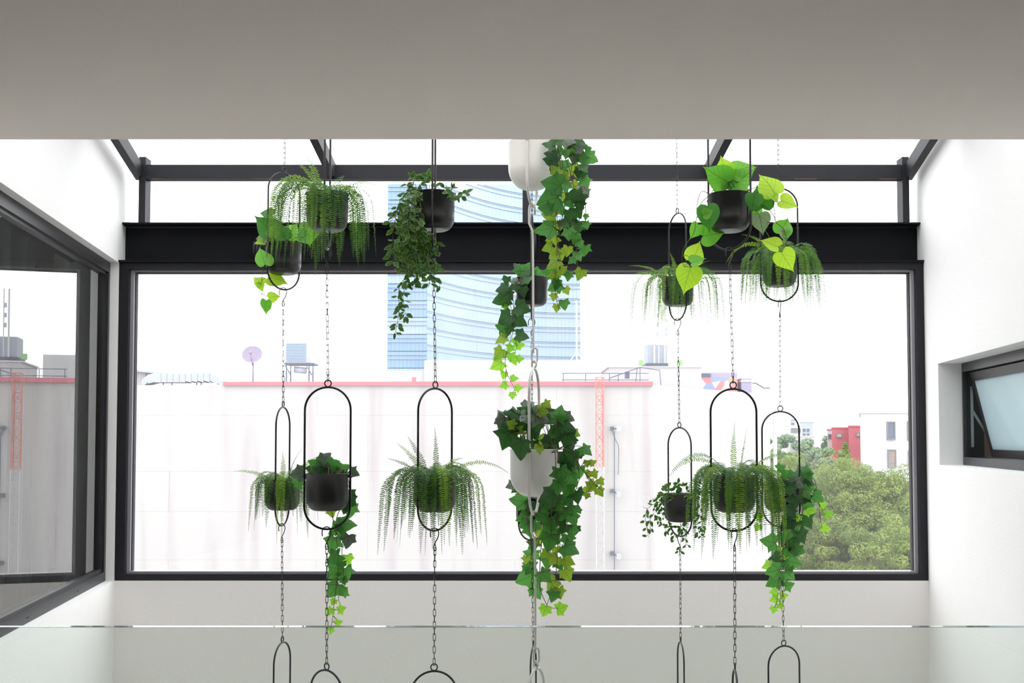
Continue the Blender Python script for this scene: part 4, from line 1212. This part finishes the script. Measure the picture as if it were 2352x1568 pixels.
# the receding right-hand wing
wing = MB()
xd, yd = bx(1772, 39.0), 39.0
ux, uy = xd - xc, yd - DB
ul = math.hypot(ux, uy); U_ = (ux / ul, uy / ul); N_ = (-U_[1], U_[0])
wing.obox((xc, DB), U_, N_, 0.0, ul, 0.06, 6, GZ, ztA - 0.02)
wing.build('wing_core', CONC2, blg)
for i in range(len(rows) - 1):
    u = 0.0
    while u < ul - 0.1:
        u2 = min(ul, u + 3.1)
        if ul - u2 < 0.8: u2 = ul
        MB().obox((xc, DB), U_, N_, u + 0.003, u2 - 0.003, 0.056 + rp.uniform(-0.004, 0), 0.07, rows[i + 1] + 0.003, rows[i] - 0.003).build('concrete_panel', CONC2, blg)
        u = u2
pipe = MB().tube([(xd + 0.12, yd - 0.05, GZ), (xd + 0.12, yd - 0.05, ztA - 0.6)], 0.07, 8)
pipe.build('drain_pipe', CONC2, blg, True)

# white rooftop blocks
rb = thing('rooftop_block', 'plain white rooftop block in front of the glass tower foot', 'building', (bx(1200, 46), 46, GZ))
part('block', CONC2, rb, (bx(974, 46), bx(1400, 46), 46, 52, GZ, P(1176, 827, 46).z))
part('block', CONC2, rb, (bx(560, 47), bx(974, 46), 46.2, 52, GZ, P(1176, 851, 46).z))
GREYB = mat('grey_shed_panel', oc((238, 232, 236)), 0.8)
MAUVE = mat('mauve_panel', oc((206, 196, 226)), 0.8)
DARKG = mat('dark_grey_metal', oc((120, 128, 150)), 0.6)
LOUV = mat('pale_blue_louvre', oc((190, 214, 248)), 0.6)
GALV = mat('galvanised_sheet', oc((226, 232, 244)), 0.6, metal=0.0, var=0.06, scale=3)
sh_ = thing('rooftop_shed', 'grey rooftop shed at the right end of the red coping', 'shed', (bx(1500, 36), 36, ztA))
part('wall', GREYB, sh_, (bx(1400, 36), bx(1612, 36), 36, 39, ztA, P(1176, 843, 36).z))
part('parapet', CONC2, sh_, (bx(1396, 36), bx(1616, 36), 35.95, 39.05, P(1176, 843.5, 36).z, P(1176, 841, 36).z))
# billboard container painted in blotches
def blotch():
    m, nt, out = nodes_of('painted_blotches')
    tc = nt.nodes.new('ShaderNodeTexCoord')
    vo = nt.nodes.new('ShaderNodeTexVoronoi'); vo.inputs['Scale'].default_value = 3.2
    L(nt, tc.outputs['Object'], vo.inputs['Vector'])
    sep = nt.nodes.new('ShaderNodeSeparateColor'); L(nt, vo.outputs['Color'], sep.inputs[0])
    rp_ = nt.nodes.new('ShaderNodeValToRGB'); rp_.color_ramp.interpolation = 'CONSTANT'
    e = rp_.color_ramp.elements
    e[0].color = rgb(oc((248, 170, 180))); e[1].position = 0.3; e[1].color = rgb(oc((186, 200, 246)))
    for p_, c_ in ((0.5, (252, 248, 244)), (0.7, (250, 200, 170)), (0.85, (214, 190, 232))):
        q = e.new(p_); q.color = rgb(oc(c_))
    L(nt, sep.outputs[0], rp_.inputs[0])
    b_ = nt.nodes.new('ShaderNodeBsdfPrincipled'); b_.inputs['Roughness'].default_value = 0.8
    L(nt, rp_.outputs[0], b_.inputs['Base Color']); L(nt, b_.outputs[0], out.inputs[0])
    return m
bl = thing('painted_container', 'mauve rooftop container with a colourful painted side behind the philodendron chain', 'container', (bx(1655, 40), 40, ztA))
part('upper_wall', MAUVE, bl, (bx(1611, 40), bx(1695, 40), 40, 42, P(1176, 866, 40).z, P(1176, 855, 40).z))
part('painted_wall', blotch(), bl, (bx(1611, 40), bx(1695, 40), 40, 42, ztA, P(1176, 866, 40).z))
part('vent', DARKG, bl, (bx(1612, 40), bx(1633, 40), 39.95, 40, P(1176, 865, 40).z, P(1176, 858, 40).z))
part('side_box', MAUVE, bl, (bx(1704, 40), bx(1728, 40), 40, 42, ztA, P(1176, 868, 40).z))
part('side_box_lid', CONC2, bl, (bx(1703, 40), bx(1729, 40), 39.96, 42, P(1176, 877, 40).z, P(1176, 873, 40).z))
MB().tube([P(1728, 880, 40.5), P(1735, 879, 40.5), P(1755, 891, 40.5), P(1768, 891, 40.5)], 0.03, 5).build('bracket', DARKG, bl)
# cooling unit on its stand
DA = 38.0
ac = thing('cooling_unit', 'louvred pale blue cooling unit on a grey stand above the red coping', 'machine', (bx(680, DA), DA, ztA))
part('housing', GALV, ac, (bx(654, DA), bx(703, DA), DA, DA + 0.8, P(1176, 833, DA).z, P(1176, 786, DA).z))
for i in range(12):
    z0_ = P(1176, 829 - i * 3.5, DA).z
    part('louvre', LOUV, ac, (bx(656, DA), bx(701, DA), DA - 0.03, DA, z0_, z0_ + 0.034))
part('tray', DARKG, ac, (bx(652, DA), bx(720, DA), DA - 0.05, DA + 0.9, P(1176, 837, DA).z, P(1176, 833, DA).z))
for px in (658, 668, 710, 719):
    q = P(px, 837, DA); MB().bar((q.x, DA, ztA), q, 0.04, 0.04).build('leg', DARKG, ac)
MB().bar(P(654, 838, DA), P(668, 861, DA), 0.035, 0.035).build('brace', DARKG, ac)
MB().bar(P(703, 838, DA), P(716, 861, DA), 0.035, 0.035).build('brace', DARKG, ac)
MB().tube([P(676, 848, DA + 0.2), P(704, 851, DA + 0.2)], 0.12, 12).build('motor', GALV, ac, True)
# satellite dish
sd = thing('satellite_dish', 'round satellite dish standing on the concrete roof', 'dish', P(580, 884, 36))
DISHM = mat('dish_enamel', oc((196, 180, 208)), 0.6)
cd_ = P(580, 815, 36); b = MB()
v = []; f = []
nr_, na = 6, 28
ax = Vector((0.0, -0.95, 0.3)).normalized()
e1 = Vector((1, 0, 0)); e2 = ax.cross(e1).normalized()
for i in range(nr_ + 1):
    rr_ = 0.36 * i / nr_
    for j in range(na):
        a = 2 * math.pi * j / na
        q = cd_ + e1 * rr_ * math.cos(a) + e2 * rr_ * 0.9 * math.sin(a) + ax * (0.5 * rr_ * rr_)
        v.append(q)
for i in range(nr_):
    for j in range(na):
        j2 = (j + 1) % na
        f.append((i * na + j, i * na + j2, (i + 1) * na + j2, (i + 1) * na + j))
b.add(v, f).build('reflector', DISHM, sd, True)
MB().tube([cd_ - Vector((0, 0, 0.36)), cd_ + ax * 0.3 - Vector((0, 0, 0.05))], 0.022, 8).build('feed_arm', DISHM, sd, True)
MB().lathe([(0.02, 0), (0.06, 0.02), (0.06, 0.09), (0.02, 0.12)], cd_ + ax * 0.3 - Vector((0, 0, 0.08)), 12).build('feed_horn', DISHM, sd, True)
MB().tube([(cd_.x, 36.1, ztA), cd_ + Vector((0, 0.1, -0.1))], 0.03, 8).build('mast', DISHM, sd, True)
# ventilation duct on the left roof
du = thing('ventilation_duct', 'silver sheet-metal ventilation duct running along the left roof', 'duct', (bx(420, 34), 34, ztA))
def duct(a, b_, h0, d=34.0, wdt=0.7):
    p0 = P(*a, d); p1 = P(*b_, d)
    v = [(p0.x, d, p0.z - h0), (p1.x, d, p1.z - h0), (p1.x, d + wdt, p1.z - h0), (p0.x, d + wdt, p0.z - h0), (p0.x, d, p0.z), (p1.x, d, p1.z), (p1.x, d + wdt, p1.z), (p0.x, d + wdt, p0.z)]
    MB().add(v, BOXF).build('duct_section', GALV, du)
for i in range(9):
    a = 356 + i * 14; duct((a, 857 + (0 if i < 5 else -0.5 * i)), (a + 13.4, 857.2), 0.30)
duct((482, 857), (500, 866), 0.25); duct((500, 866), (508, 874), 0.2); duct((325, 873), (340, 860), 0.25); duct((340, 860), (356, 856), 0.3)
for px in (375, 395, 452, 462):
    MB().bar(P(px, 886, 34.2), P(px, 877, 34.2), 0.03, 0.03).build('leg', DARKG, du)
p0 = P(280, 850, 37)
cv = thing('sloping_canopy', 'low white sloping canopy at the left edge of the roof', 'canopy', (p0.x, 37, ztA))
v = [P(240, 838, 37), P(412, 860, 37), P(412, 863, 37), P(240, 845, 37)]
v2 = [q + Vector((0, 1.5, 0)) for q in v]
MB().add(v + v2, [(0, 1, 2, 3), (7, 6, 5, 4), (0, 4, 5, 1), (1, 5, 6, 2), (2, 6, 7, 3), (3, 7, 4, 0)]).build('roof_sheet', GALV, cv)
part('wall', GREYB, cv, (bx(240, 37.3), bx(332, 37.3), 37.3, 38.3, ztA, P(300, 852, 37.3).z))
# roof railing and clutter right of the white rod
rl = thing('roof_railing', 'thin metal pipe railing on the roof behind the red lattice mast', 'railing', (bx(1370, 33), 33, ztB))
for py in (857, 872):
    MB().tube([P(1290, py, 33), P(1490, py, 33)], 0.012, 5).build('rail', DARKG, rl)
for px in (1294, 1345, 1400, 1420, 1460, 1470):
    MB().tube([P(px, 880, 33), P(px + (4 if px == 1460 else 0), 857 if px < 1450 else 843, 33)], 0.012, 5).build('post', DARKG, rl)
MB().tube([P(1400, 868, 33), P(1435, 856, 33), P(1470, 843, 33), P(1515, 850, 33), P(1518, 884, 33)], 0.015, 5).build('cable', DARKG, rl)
part('motor_box', DARKG, rl, (P(1437, 857, 33).x, P(1446, 857, 33).x, 33, 33.3, P(1440, 868, 33).z, P(1440, 853, 33).z))
# telecom mast with aerial panels
tm = thing('telecom_mast', 'pale telecom mast with stacked aerial panels behind the far fern', 'mast', (P(1513, 860, 60).x, 60, GZ))
part('base_tower', CONC2, tm, (P(1490, 840, 60).x, P(1533, 840, 60).x, 60.2, 62, GZ, P(1500, 842, 60).z))
PALEB = mat('pale_blue_grey_metal', oc((222, 228, 244)), 0.7)
for px, w_ in ((1503, 0.10), (1513, 0.06), (1527, 0.09), (1535, 0.05)):
    MB().tube([P(px, 885, 60), P(px, 690, 60)], w_ / 2, 6).build('pole', CONC2, tm)
for px, pys in ((1509, (725, 746, 767)), (1531, (690, 708, 736, 756, 768))):
    for py in pys:
        q = P(px, py, 59.8); part('aerial_panel', PALEB, tm, (q.x - 0.06, q.x + 0.06, 59.7, 59.8, q.z - 0.12, q.z + 0.12))
part('equipment_cabin', PALEB, tm, (P(1489, 840, 60).x, P(1534, 840, 60).x, 60.3, 62, P(1500, 836, 60).z, P(1500, 790, 60).z))
part('cabin_base', DARKG, tm, (P(1484, 840, 60).x, P(1534, 840, 60).x, 59.9, 62, P(1500, 842, 60).z, P(1500, 834, 60).z))
GREENP = mat('lime_green_panel', oc((190, 250, 160)), 0.6)
for px in (1472, 1561):
    q = P(px, 833, 60); part('green_box', GREENP, tm, (q.x - 0.13, q.x + 0.13, 59.8, 60.1, q.z - 0.16, q.z + 0.16))
# tripod aerial before the tower
ta = thing('tripod_aerial', 'thin white aerial on a tripod in front of the blue glass tower', 'aerial', P(1325, 827, 46.5))
MB().tube([P(1325, 828, 46.5), P(1324, 690, 46.5)], 0.04, 6).build('pole', CONC2, ta)
for px in (1310, 1338):
    MB().tube([P(px, 828, 46.5), P(1325, 806, 46.5)], 0.025, 5).build('leg', CONC2, ta)
# red and white lattice mast
REDM = mat('orange_red_mast_paint', oc((252, 168, 156)), 0.7)
WHM = mat('white_mast_paint', oc((250, 246, 247)), 0.7)
lm = thing('lattice_mast', 'slender red and white lattice mast against the concrete wall', 'mast', P(1378, 1310, DB - 0.5))
dm = DB - 0.55
zt_, zr_, zb_ = P(1378, 866, dm).z, P(1378, 1072, dm).z, P(1378, 1420, dm).z
mx0, mx1 = P(1369, 1000, dm).x, P(1387, 1000, dm).x
legs = [(mx0, dm), (mx1, dm), (mx1 - 0.02, dm + 0.22), (mx0 + 0.02, dm + 0.22)]
for (x, y) in legs:
    MB().tube([(x, y, zr_), (x, y, zt_)], 0.017, 5).build('leg', REDM, lm)
    MB().tube([(x, y, zb_), (x, y, zr_)], 0.017, 5).build('leg', WHM, lm)
nst = 26
for i in range(nst):
    za_ = zb_ + (zt_ - zb_) * i / nst; zc_ = zb_ + (zt_ - zb_) * (i + 1) / nst
    mm = REDM if za_ > zr_ - 0.1 else WHM
    b = MB()
    for k in range(4):
        (xa_, ya_), (xb_, yb_) = legs[k], legs[(k + 1) % 4]
        b.tube([(xa_, ya_, za_), (xb_, yb_, zc_)], 0.007, 4); b.tube([(xa_, ya_, zc_), (xb_, yb_, zc_)], 0.007, 4)
        if i % 2: b.tube([(xb_, yb_, za_), (xa_, ya_, zc_)], 0.007, 4)
    b.build('brace', mm, lm)
# wall floodlights
for i, (py, wd) in enumerate(((984, 'uppermost'), (1127, 'middle'), (1270, 'lowest'))):
    q = P(1406, py, DB)
    fl = thing('floodlight', wd + ' grey floodlight on the concrete wall right of the lattice mast', 'lamp', q, 'wall floodlights')
    part('bracket_box', DARKG, fl, (q.x - 0.06, q.x + 0.05, DB - 0.12, DB - 0.005, q.z - 0.06, q.z + 0.06))
    q2 = P(1421, py + (0 if i == 0 else 7), DB - 0.25)
    v = [q2 + Vector((sx_ * (0.05 if e else 0.07), (0.1 if e else -0.05), sz_ * (0.045 if e else 0.09))) for e in (0, 1) for sx_, sz_ in ((-1, -1), (1, -1), (1, 1), (-1, 1))]
    MB().add(v, BOXF).build('lamp_head', PALEB, fl)
    MB().tube([q + Vector((0.04, -0.08, 0)), q2 + Vector((-0.05, 0.02, 0))], 0.018, 5).build('arm', DARKG, fl)
cb = thing('wall_cable', 'thin grey cable running down the concrete wall past the floodlights', 'cable', P(1411, 1310, DB - 0.03))
MB().tube([P(1411, 990, DB - 0.03), P(1411, 1330, DB - 0.03)], 0.012, 5).build('conduit', DARKG, cb)
MB().tube(smooth_path([P(1406, 988, DB - 0.04), P(1414, 1010, DB - 0.04), P(1421, 1026, DB - 0.04), P(1421, 1060, DB - 0.04), P(1420, 1090, DB - 0.04)]), 0.010, 4).build('loose_end', DARKG, cb)

# blue glass tower
DT = 220.0
def glassy(name, c, c2):
    return mat(name, c, 0.25, var=0.05, scale=0.05, spec=0.6, col2=c2)
TG1 = glassy('tower_glass_blue', oc((158, 198, 244), 2.0), oc((190, 222, 250), 2.0))
TG2 = glassy('tower_glass_pale', oc((200, 226, 250), 2.0), oc((216, 238, 254), 2.0))
TG3 = glassy('tower_glass_clear', oc((206, 232, 252), 2.0), oc((222, 243, 254), 2.0))
TB = mat('tower_spandrel_blue', oc((190, 210, 246), 1.8), 0.5)
tw = thing('glass_tower', 'curved blue glass office tower seen through the middle of the window', 'building', (P(1100, 900, DT).x, DT, GZ))
ztw = P(1176, 421, DT).z
fh = 39.0 * DT / F
def tower_face(path, pcol, line_off, tops=None):
    """path: plan points from left to right; floors of glass panels, two thin sill lines each"""
    z = max(tops) if tops else ztw; k = 0
    while z > GZ + 1:
        z2 = max(GZ, z - fh)
        vb = MB(); lns = [MB() for _ in line_off]
        for i in range(len(path) - 1):
            (xa_, ya_), (xb_, yb_) = path[i], path[i + 1]
            g = 0.01
            zt_i = tops[i] if tops else z
            zu = min(z, zt_i)
            if zu < z2 + 0.5: continue
            ex, ey = (xb_ - xa_), (yb_ - ya_)
            dl = math.hypot(ex, ey); ex /= dl; ey /= dl
            j = rp.uniform(-0.03, 0.03)
            q = [(xa_ + ex * g, ya_ + ey * g + j), (xb_ - ex * g, yb_ - ey * g - j)]
            vb.add([(q[0][0], q[0][1], z2 + 0.1), (q[1][0], q[1][1], z2 + 0.1), (q[1][0], q[1][1], zu - 0.1), (q[0][0], q[0][1], zu - 0.1),
                    (q[0][0], q[0][1] + 0.3, z2 + 0.1), (q[1][0], q[1][1] + 0.3, z2 + 0.1), (q[1][0], q[1][1] + 0.3, zu - 0.1), (q[0][0], q[0][1] + 0.3, zu - 0.1)], BOXF[2:] + BOXF[:2])
            for zo, ln in zip(line_off, lns):
                zl = z - zo * fh
                if zl > zu: continue
                ln.add([(xa_, ya_ - 0.25, zl - 0.09), (xb_, yb_ - 0.25, zl - 0.09), (xb_, yb_ - 0.25, zl + 0.09), (xa_, ya_ - 0.25, zl + 0.09), (xa_, ya_ + 0.1, zl - 0.09), (xb_, yb_ + 0.1, zl - 0.09), (xb_, yb_ + 0.1, zl + 0.09), (xa_, ya_ + 0.1, zl + 0.09)], BOXF)
        if vb.v:
            g_ = vb.build('glazing_band', pcol[k % len(pcol)], tw)
            for ln in lns:
                if ln.v: ln.build('spandrel_line', TB, g_)
        z = z2; k += 1
xl = [P(888 + (980 - 888) * i / 10, 1000, DT).x for i in range(11)]
tower_face([(x, DT) for x in xl], [TG1, TG1, TG2], (0.2, 0.45))
pts = []
for i in range(41):
    u = i / 40
    px = 980 + (1334 - 980) * u
    y = DT * (1 + 0.16 * (1 - (1 - u) ** 2.2))
    pts.append((P(px, 1000, y).x, y))
tower_face(pts, [TG2, TG3], (0.05, 0.30), [P(1176, 421, p_[1]).z for p_ in pts])
core = MB()
core.box(xl[0], xl[-1], DT + 0.5, DT + 40, GZ, ztw - 0.3)
core.build('core', TG1, tw)
b = MB()
for i in range(40):
    (xa_, ya_), (xb_, yb_) = pts[i], pts[i + 1]
    b.add([(xa_, ya_ + 0.4, GZ), (xb_, yb_ + 0.4, GZ), (xb_, DT + 60, GZ), (xa_, DT + 60, GZ), (xa_, ya_ + 0.4, P(1176, 423, ya_).z), (xb_, yb_ + 0.4, P(1176, 423, yb_).z), (xb_, DT + 60, ztw - 0.2), (xa_, DT + 60, ztw - 0.2)], BOXF)
b.build('core', TG3, tw)

# far buildings beyond the trees
WINB = mat('far_window_blue', oc((130, 136, 164)), 0.3)
WINT = mat('far_window_curtain', oc((200, 178, 168)), 0.5)
WFR = mat('far_window_frame', oc((170, 170, 178)), 0.5)
def far_building(label, px0, px1, py_top, d, m, wins, depth_=8.0, roofm=None):
    t = thing('far_building', label, 'building', (P((px0 + px1) / 2, 1000, d).x, d, GZ))
    zt = P(1176, py_top, d).z
    sk_ = (d + depth_) / d
    xa_, xb_ = P(px0, 1000, d).x, P(px1, 1000, d).x
    def blk(e, z0_, z1_):
        pl = [(xa_ - e, d - e), (xb_ + e, d - e), ((xb_ + e) * sk_, d + depth_), ((xa_ - e) * sk_, d + depth_)]
        return MB().add([(x, y, z0_) for x, y in pl] + [(x, y, z1_) for x, y in pl], BOXF)
    blk(0.0, GZ, zt).build('wall', m, t)
    blk(0.06, zt, zt + 0.12).build('parapet', roofm or m, t)
    for (a, c, e, g, wm) in wins:
        x0_, x1_ = P(a, 1000, d).x, P(c, 1000, d).x
        z1_, z0_ = P(1176, e, d).z, P(1176, g, d).z
        wnd = part('window', wm, t, (x0_, x1_, d - 0.02, d + 0.05, z0_, z1_))
        fr_ = 0.06
        part('window_frame', WFR, wnd, (x0_ - fr_, x0_, d - 0.07, d, z0_, z1_), (x1_, x1_ + fr_, d - 0.07, d, z0_, z1_), (x0_ - fr_, x1_ + fr_, d - 0.07, d, z1_, z1_ + fr_), (x0_ - fr_, x1_ + fr_, d - 0.12, d, z0_ - fr_, z0_))
        part('sash', WFR, wnd, (x0_, x1_, d - 0.04, d, z0_ + (z1_ - z0_) * 0.2, z0_ + (z1_ - z0_) * 0.23))
    return t
far_building('white office building with four narrow windows at the right edge of the view', 1976, 2320, 949, 62, CONC2,
             [(2039, 2054, 970, 1007, WINB), (2086, 2101, 969, 1008, WINB), (2040, 2055, 1034, 1071, WINT), (2087, 2102, 1036, 1074, WINT), (2134, 2149, 969, 1008, WINB), (2134, 2149, 1036, 1074, WINT)], 14)
REDW = mat('red_render', oc((236, 124, 134), 1.8), 0.8)
far_building('red rendered house between the trees and the white office building', 1911, 1990, 984, 80, REDW,
             [(1922, 1932, 996, 1003, CONC2), (1969, 1975, 996, 1000, CONC2), (1970, 1976, 1012, 1018, CONC2)], 4)
far_building('tall red stair tower of the red house', 1949, 1990, 980, 78.2, REDW, [(1968, 1974, 995, 1000, CONC2)], 1.4)
far_building('pale side wing left of the red house', 1900, 1912, 988, 84.6, CONC2, [(1903, 1908, 998, 1006, WINB)], 4, roofm=REDW)
far_building('distant white flats behind the ivy chain', 1806, 1842, 978, 120, CONC2, [(1818, 1838, 974 + 10, 992, WFR), (1812, 1822, 1000, 1006, WFR)], 12)
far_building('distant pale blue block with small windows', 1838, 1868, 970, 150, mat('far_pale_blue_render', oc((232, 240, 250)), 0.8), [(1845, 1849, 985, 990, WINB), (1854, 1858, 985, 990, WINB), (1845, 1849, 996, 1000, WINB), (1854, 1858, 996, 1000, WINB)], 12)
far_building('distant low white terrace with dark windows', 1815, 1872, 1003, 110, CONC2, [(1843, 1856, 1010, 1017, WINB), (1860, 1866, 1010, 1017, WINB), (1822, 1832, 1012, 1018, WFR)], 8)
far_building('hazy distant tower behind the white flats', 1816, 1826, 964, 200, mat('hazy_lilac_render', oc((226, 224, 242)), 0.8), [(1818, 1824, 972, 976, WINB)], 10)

# trees
TLEAF = leaf_mat('tree_leaf', (98, 120, 56), (140, 156, 76), 0.25, (160, 180, 88), None, rough=0.6, patch=0.9)
TLEAF2 = leaf_mat('tree_leaf_hazed', (122, 146, 118), (146, 166, 134), 0.3, (160, 180, 140), None, rough=0.6, patch=0.5)  # distance haze mixed into the leaf colour of the far trees
BARK = mat('bark', (110, 96, 84), 0.9, var=0.2, scale=5)
def tree(label, px, py_top, d, rx, rz, seed, m=TLEAF, nl=130, per=340, ls=0.105, name='tree', cone=False):
    r = np.random.RandomState(seed)
    top = P(px, py_top, d)
    t = thing(name, label, 'tree', (top.x, d, GZ))
    cz = top.z - rz
    lum = []
    for i in range(nl):
        u, v_ = r.rand(2)
        th = 2 * np.pi * u; ph = np.arccos(1 - 1.95 * v_)
        k = 0.72 + 0.28 * r.rand()
        if cone:
            hh = r.rand(); kk = 1 - hh
            lum.append((top.x + rx * kk * np.cos(th) * k, d + rx * kk * np.sin(th) * k, cz - rz + 2 * rz * hh * 0.96, 0.35 * rx * (0.4 + kk)))
        else:
            lum.append((top.x + rx * k * np.sin(ph) * np.cos(th), d + rx * k * np.sin(ph) * np.sin(th), cz + rz * k * np.cos(ph) * 0.92, rx * (0.12 + 0.11 * r.rand())))
    lum = np.array(lum)
    n = nl * per
    li = np.repeat(np.arange(nl), per)
    dirs = r.normal(size=(n, 3)); dirs /= np.linalg.norm(dirs, axis=1)[:, None]
    rad = lum[li, 3] * (0.5 + 0.5 * r.rand(n) ** 0.4)
    c = lum[li, :3] + dirs * rad[:, None] * np.array([1, 1, 0.75])
    a = r.normal(size=(n, 3)); a /= np.linalg.norm(a, axis=1)[:, None]
    nn = dirs + 0.9 * r.normal(size=(n, 3)) * 0.6 + np.array([0, 0, 0.5])
    nn /= np.linalg.norm(nn, axis=1)[:, None]
    a = a - nn * (a * nn).sum(1)[:, None]; a /= np.linalg.norm(a, axis=1)[:, None]
    bb = np.cross(nn, a)
    s = ls * (0.6 + 0.8 * r.rand(n))[:, None]
    V = np.stack([c - a * s * 0.5, c + bb * s * 0.25, c + a * s * 0.5, c - bb * s * 0.25], 1).reshape(-1, 3) - np.array(t.location)
    me = bpy.data.meshes.new('foliage')
    me.vertices.add(4 * n); me.vertices.foreach_set('co', V.astype(np.float32).ravel())
    me.loops.add(4 * n); me.loops.foreach_set('vertex_index', np.arange(4 * n, dtype=np.int32))
    me.polygons.add(n); me.polygons.foreach_set('loop_start', np.arange(0, 4 * n, 4, dtype=np.int32))
    me.materials.append(m); me.update(calc_edges=True)
    o = bpy.data.objects.new('foliage', me); COL.objects.link(o); o.parent = t; o['kind'] = 'stuff'
    b = MB()
    b.tube([(top.x, d, GZ), (top.x + 0.1, d, (GZ + cz) / 2), (top.x, d, cz + rz * 0.3)], 0.22, 8, r1=0.08)
    b.build('trunk', BARK, t, True)
    b = MB()
    for q in lum[::3]:
        b.tube([(top.x, d, cz - rz * 0.4), ((top.x + q[0]) / 2, (d + q[1]) / 2, (cz + q[2]) / 2), (q[0], q[1], q[2])], 0.035, 4, r1=0.012)
    b.build('branches', BARK, t)
tree('broad bright green tree nearest the right window jamb', 2080, 1052, 44, 3.0, 3.4, 101)
tree('rounded light green tree below the red house', 1990, 1062, 45, 2.4, 3.2, 102)
tree('tall bright tree behind the rightmost ivy', 1870, 1022, 47, 3.0, 3.8, 103, nl=90)
tree('yellow-green tree right of the concrete building edge', 1800, 1036, 49, 2.2, 3.6, 104)
tree('lower tree filling the bottom right corner of the view', 2040, 1155, 38, 2.2, 4.6, 105, nl=170)
tree('lower tree behind the trailing ivy tips', 1925, 1150, 43, 2.3, 4.8, 106, nl=170)
tree('lower tree against the right window frame', 2150, 1120, 40, 2.4, 4.6, 107, nl=170)
tree('bright tree under the white office building', 2040, 1080, 50, 3.2, 3.4, 108)
tree('pointed conifer in front of the red house', 1941, 1012, 58, 0.75, 1.6, 109, nl=40, per=200, name='conifer', cone=True, ls=0.15)
tree('middle green tree under the conifer', 1945, 1050, 52, 2.6, 3.2, 110)
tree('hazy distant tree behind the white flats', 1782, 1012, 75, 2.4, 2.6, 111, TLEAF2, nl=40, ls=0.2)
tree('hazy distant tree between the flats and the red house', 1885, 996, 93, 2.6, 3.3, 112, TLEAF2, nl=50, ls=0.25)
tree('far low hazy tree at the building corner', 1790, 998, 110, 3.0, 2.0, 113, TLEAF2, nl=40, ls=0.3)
tree('hazy tree beside the red side wing', 1895, 1016, 70, 1.8, 2.2, 114, TLEAF2, nl=40, ls=0.2)
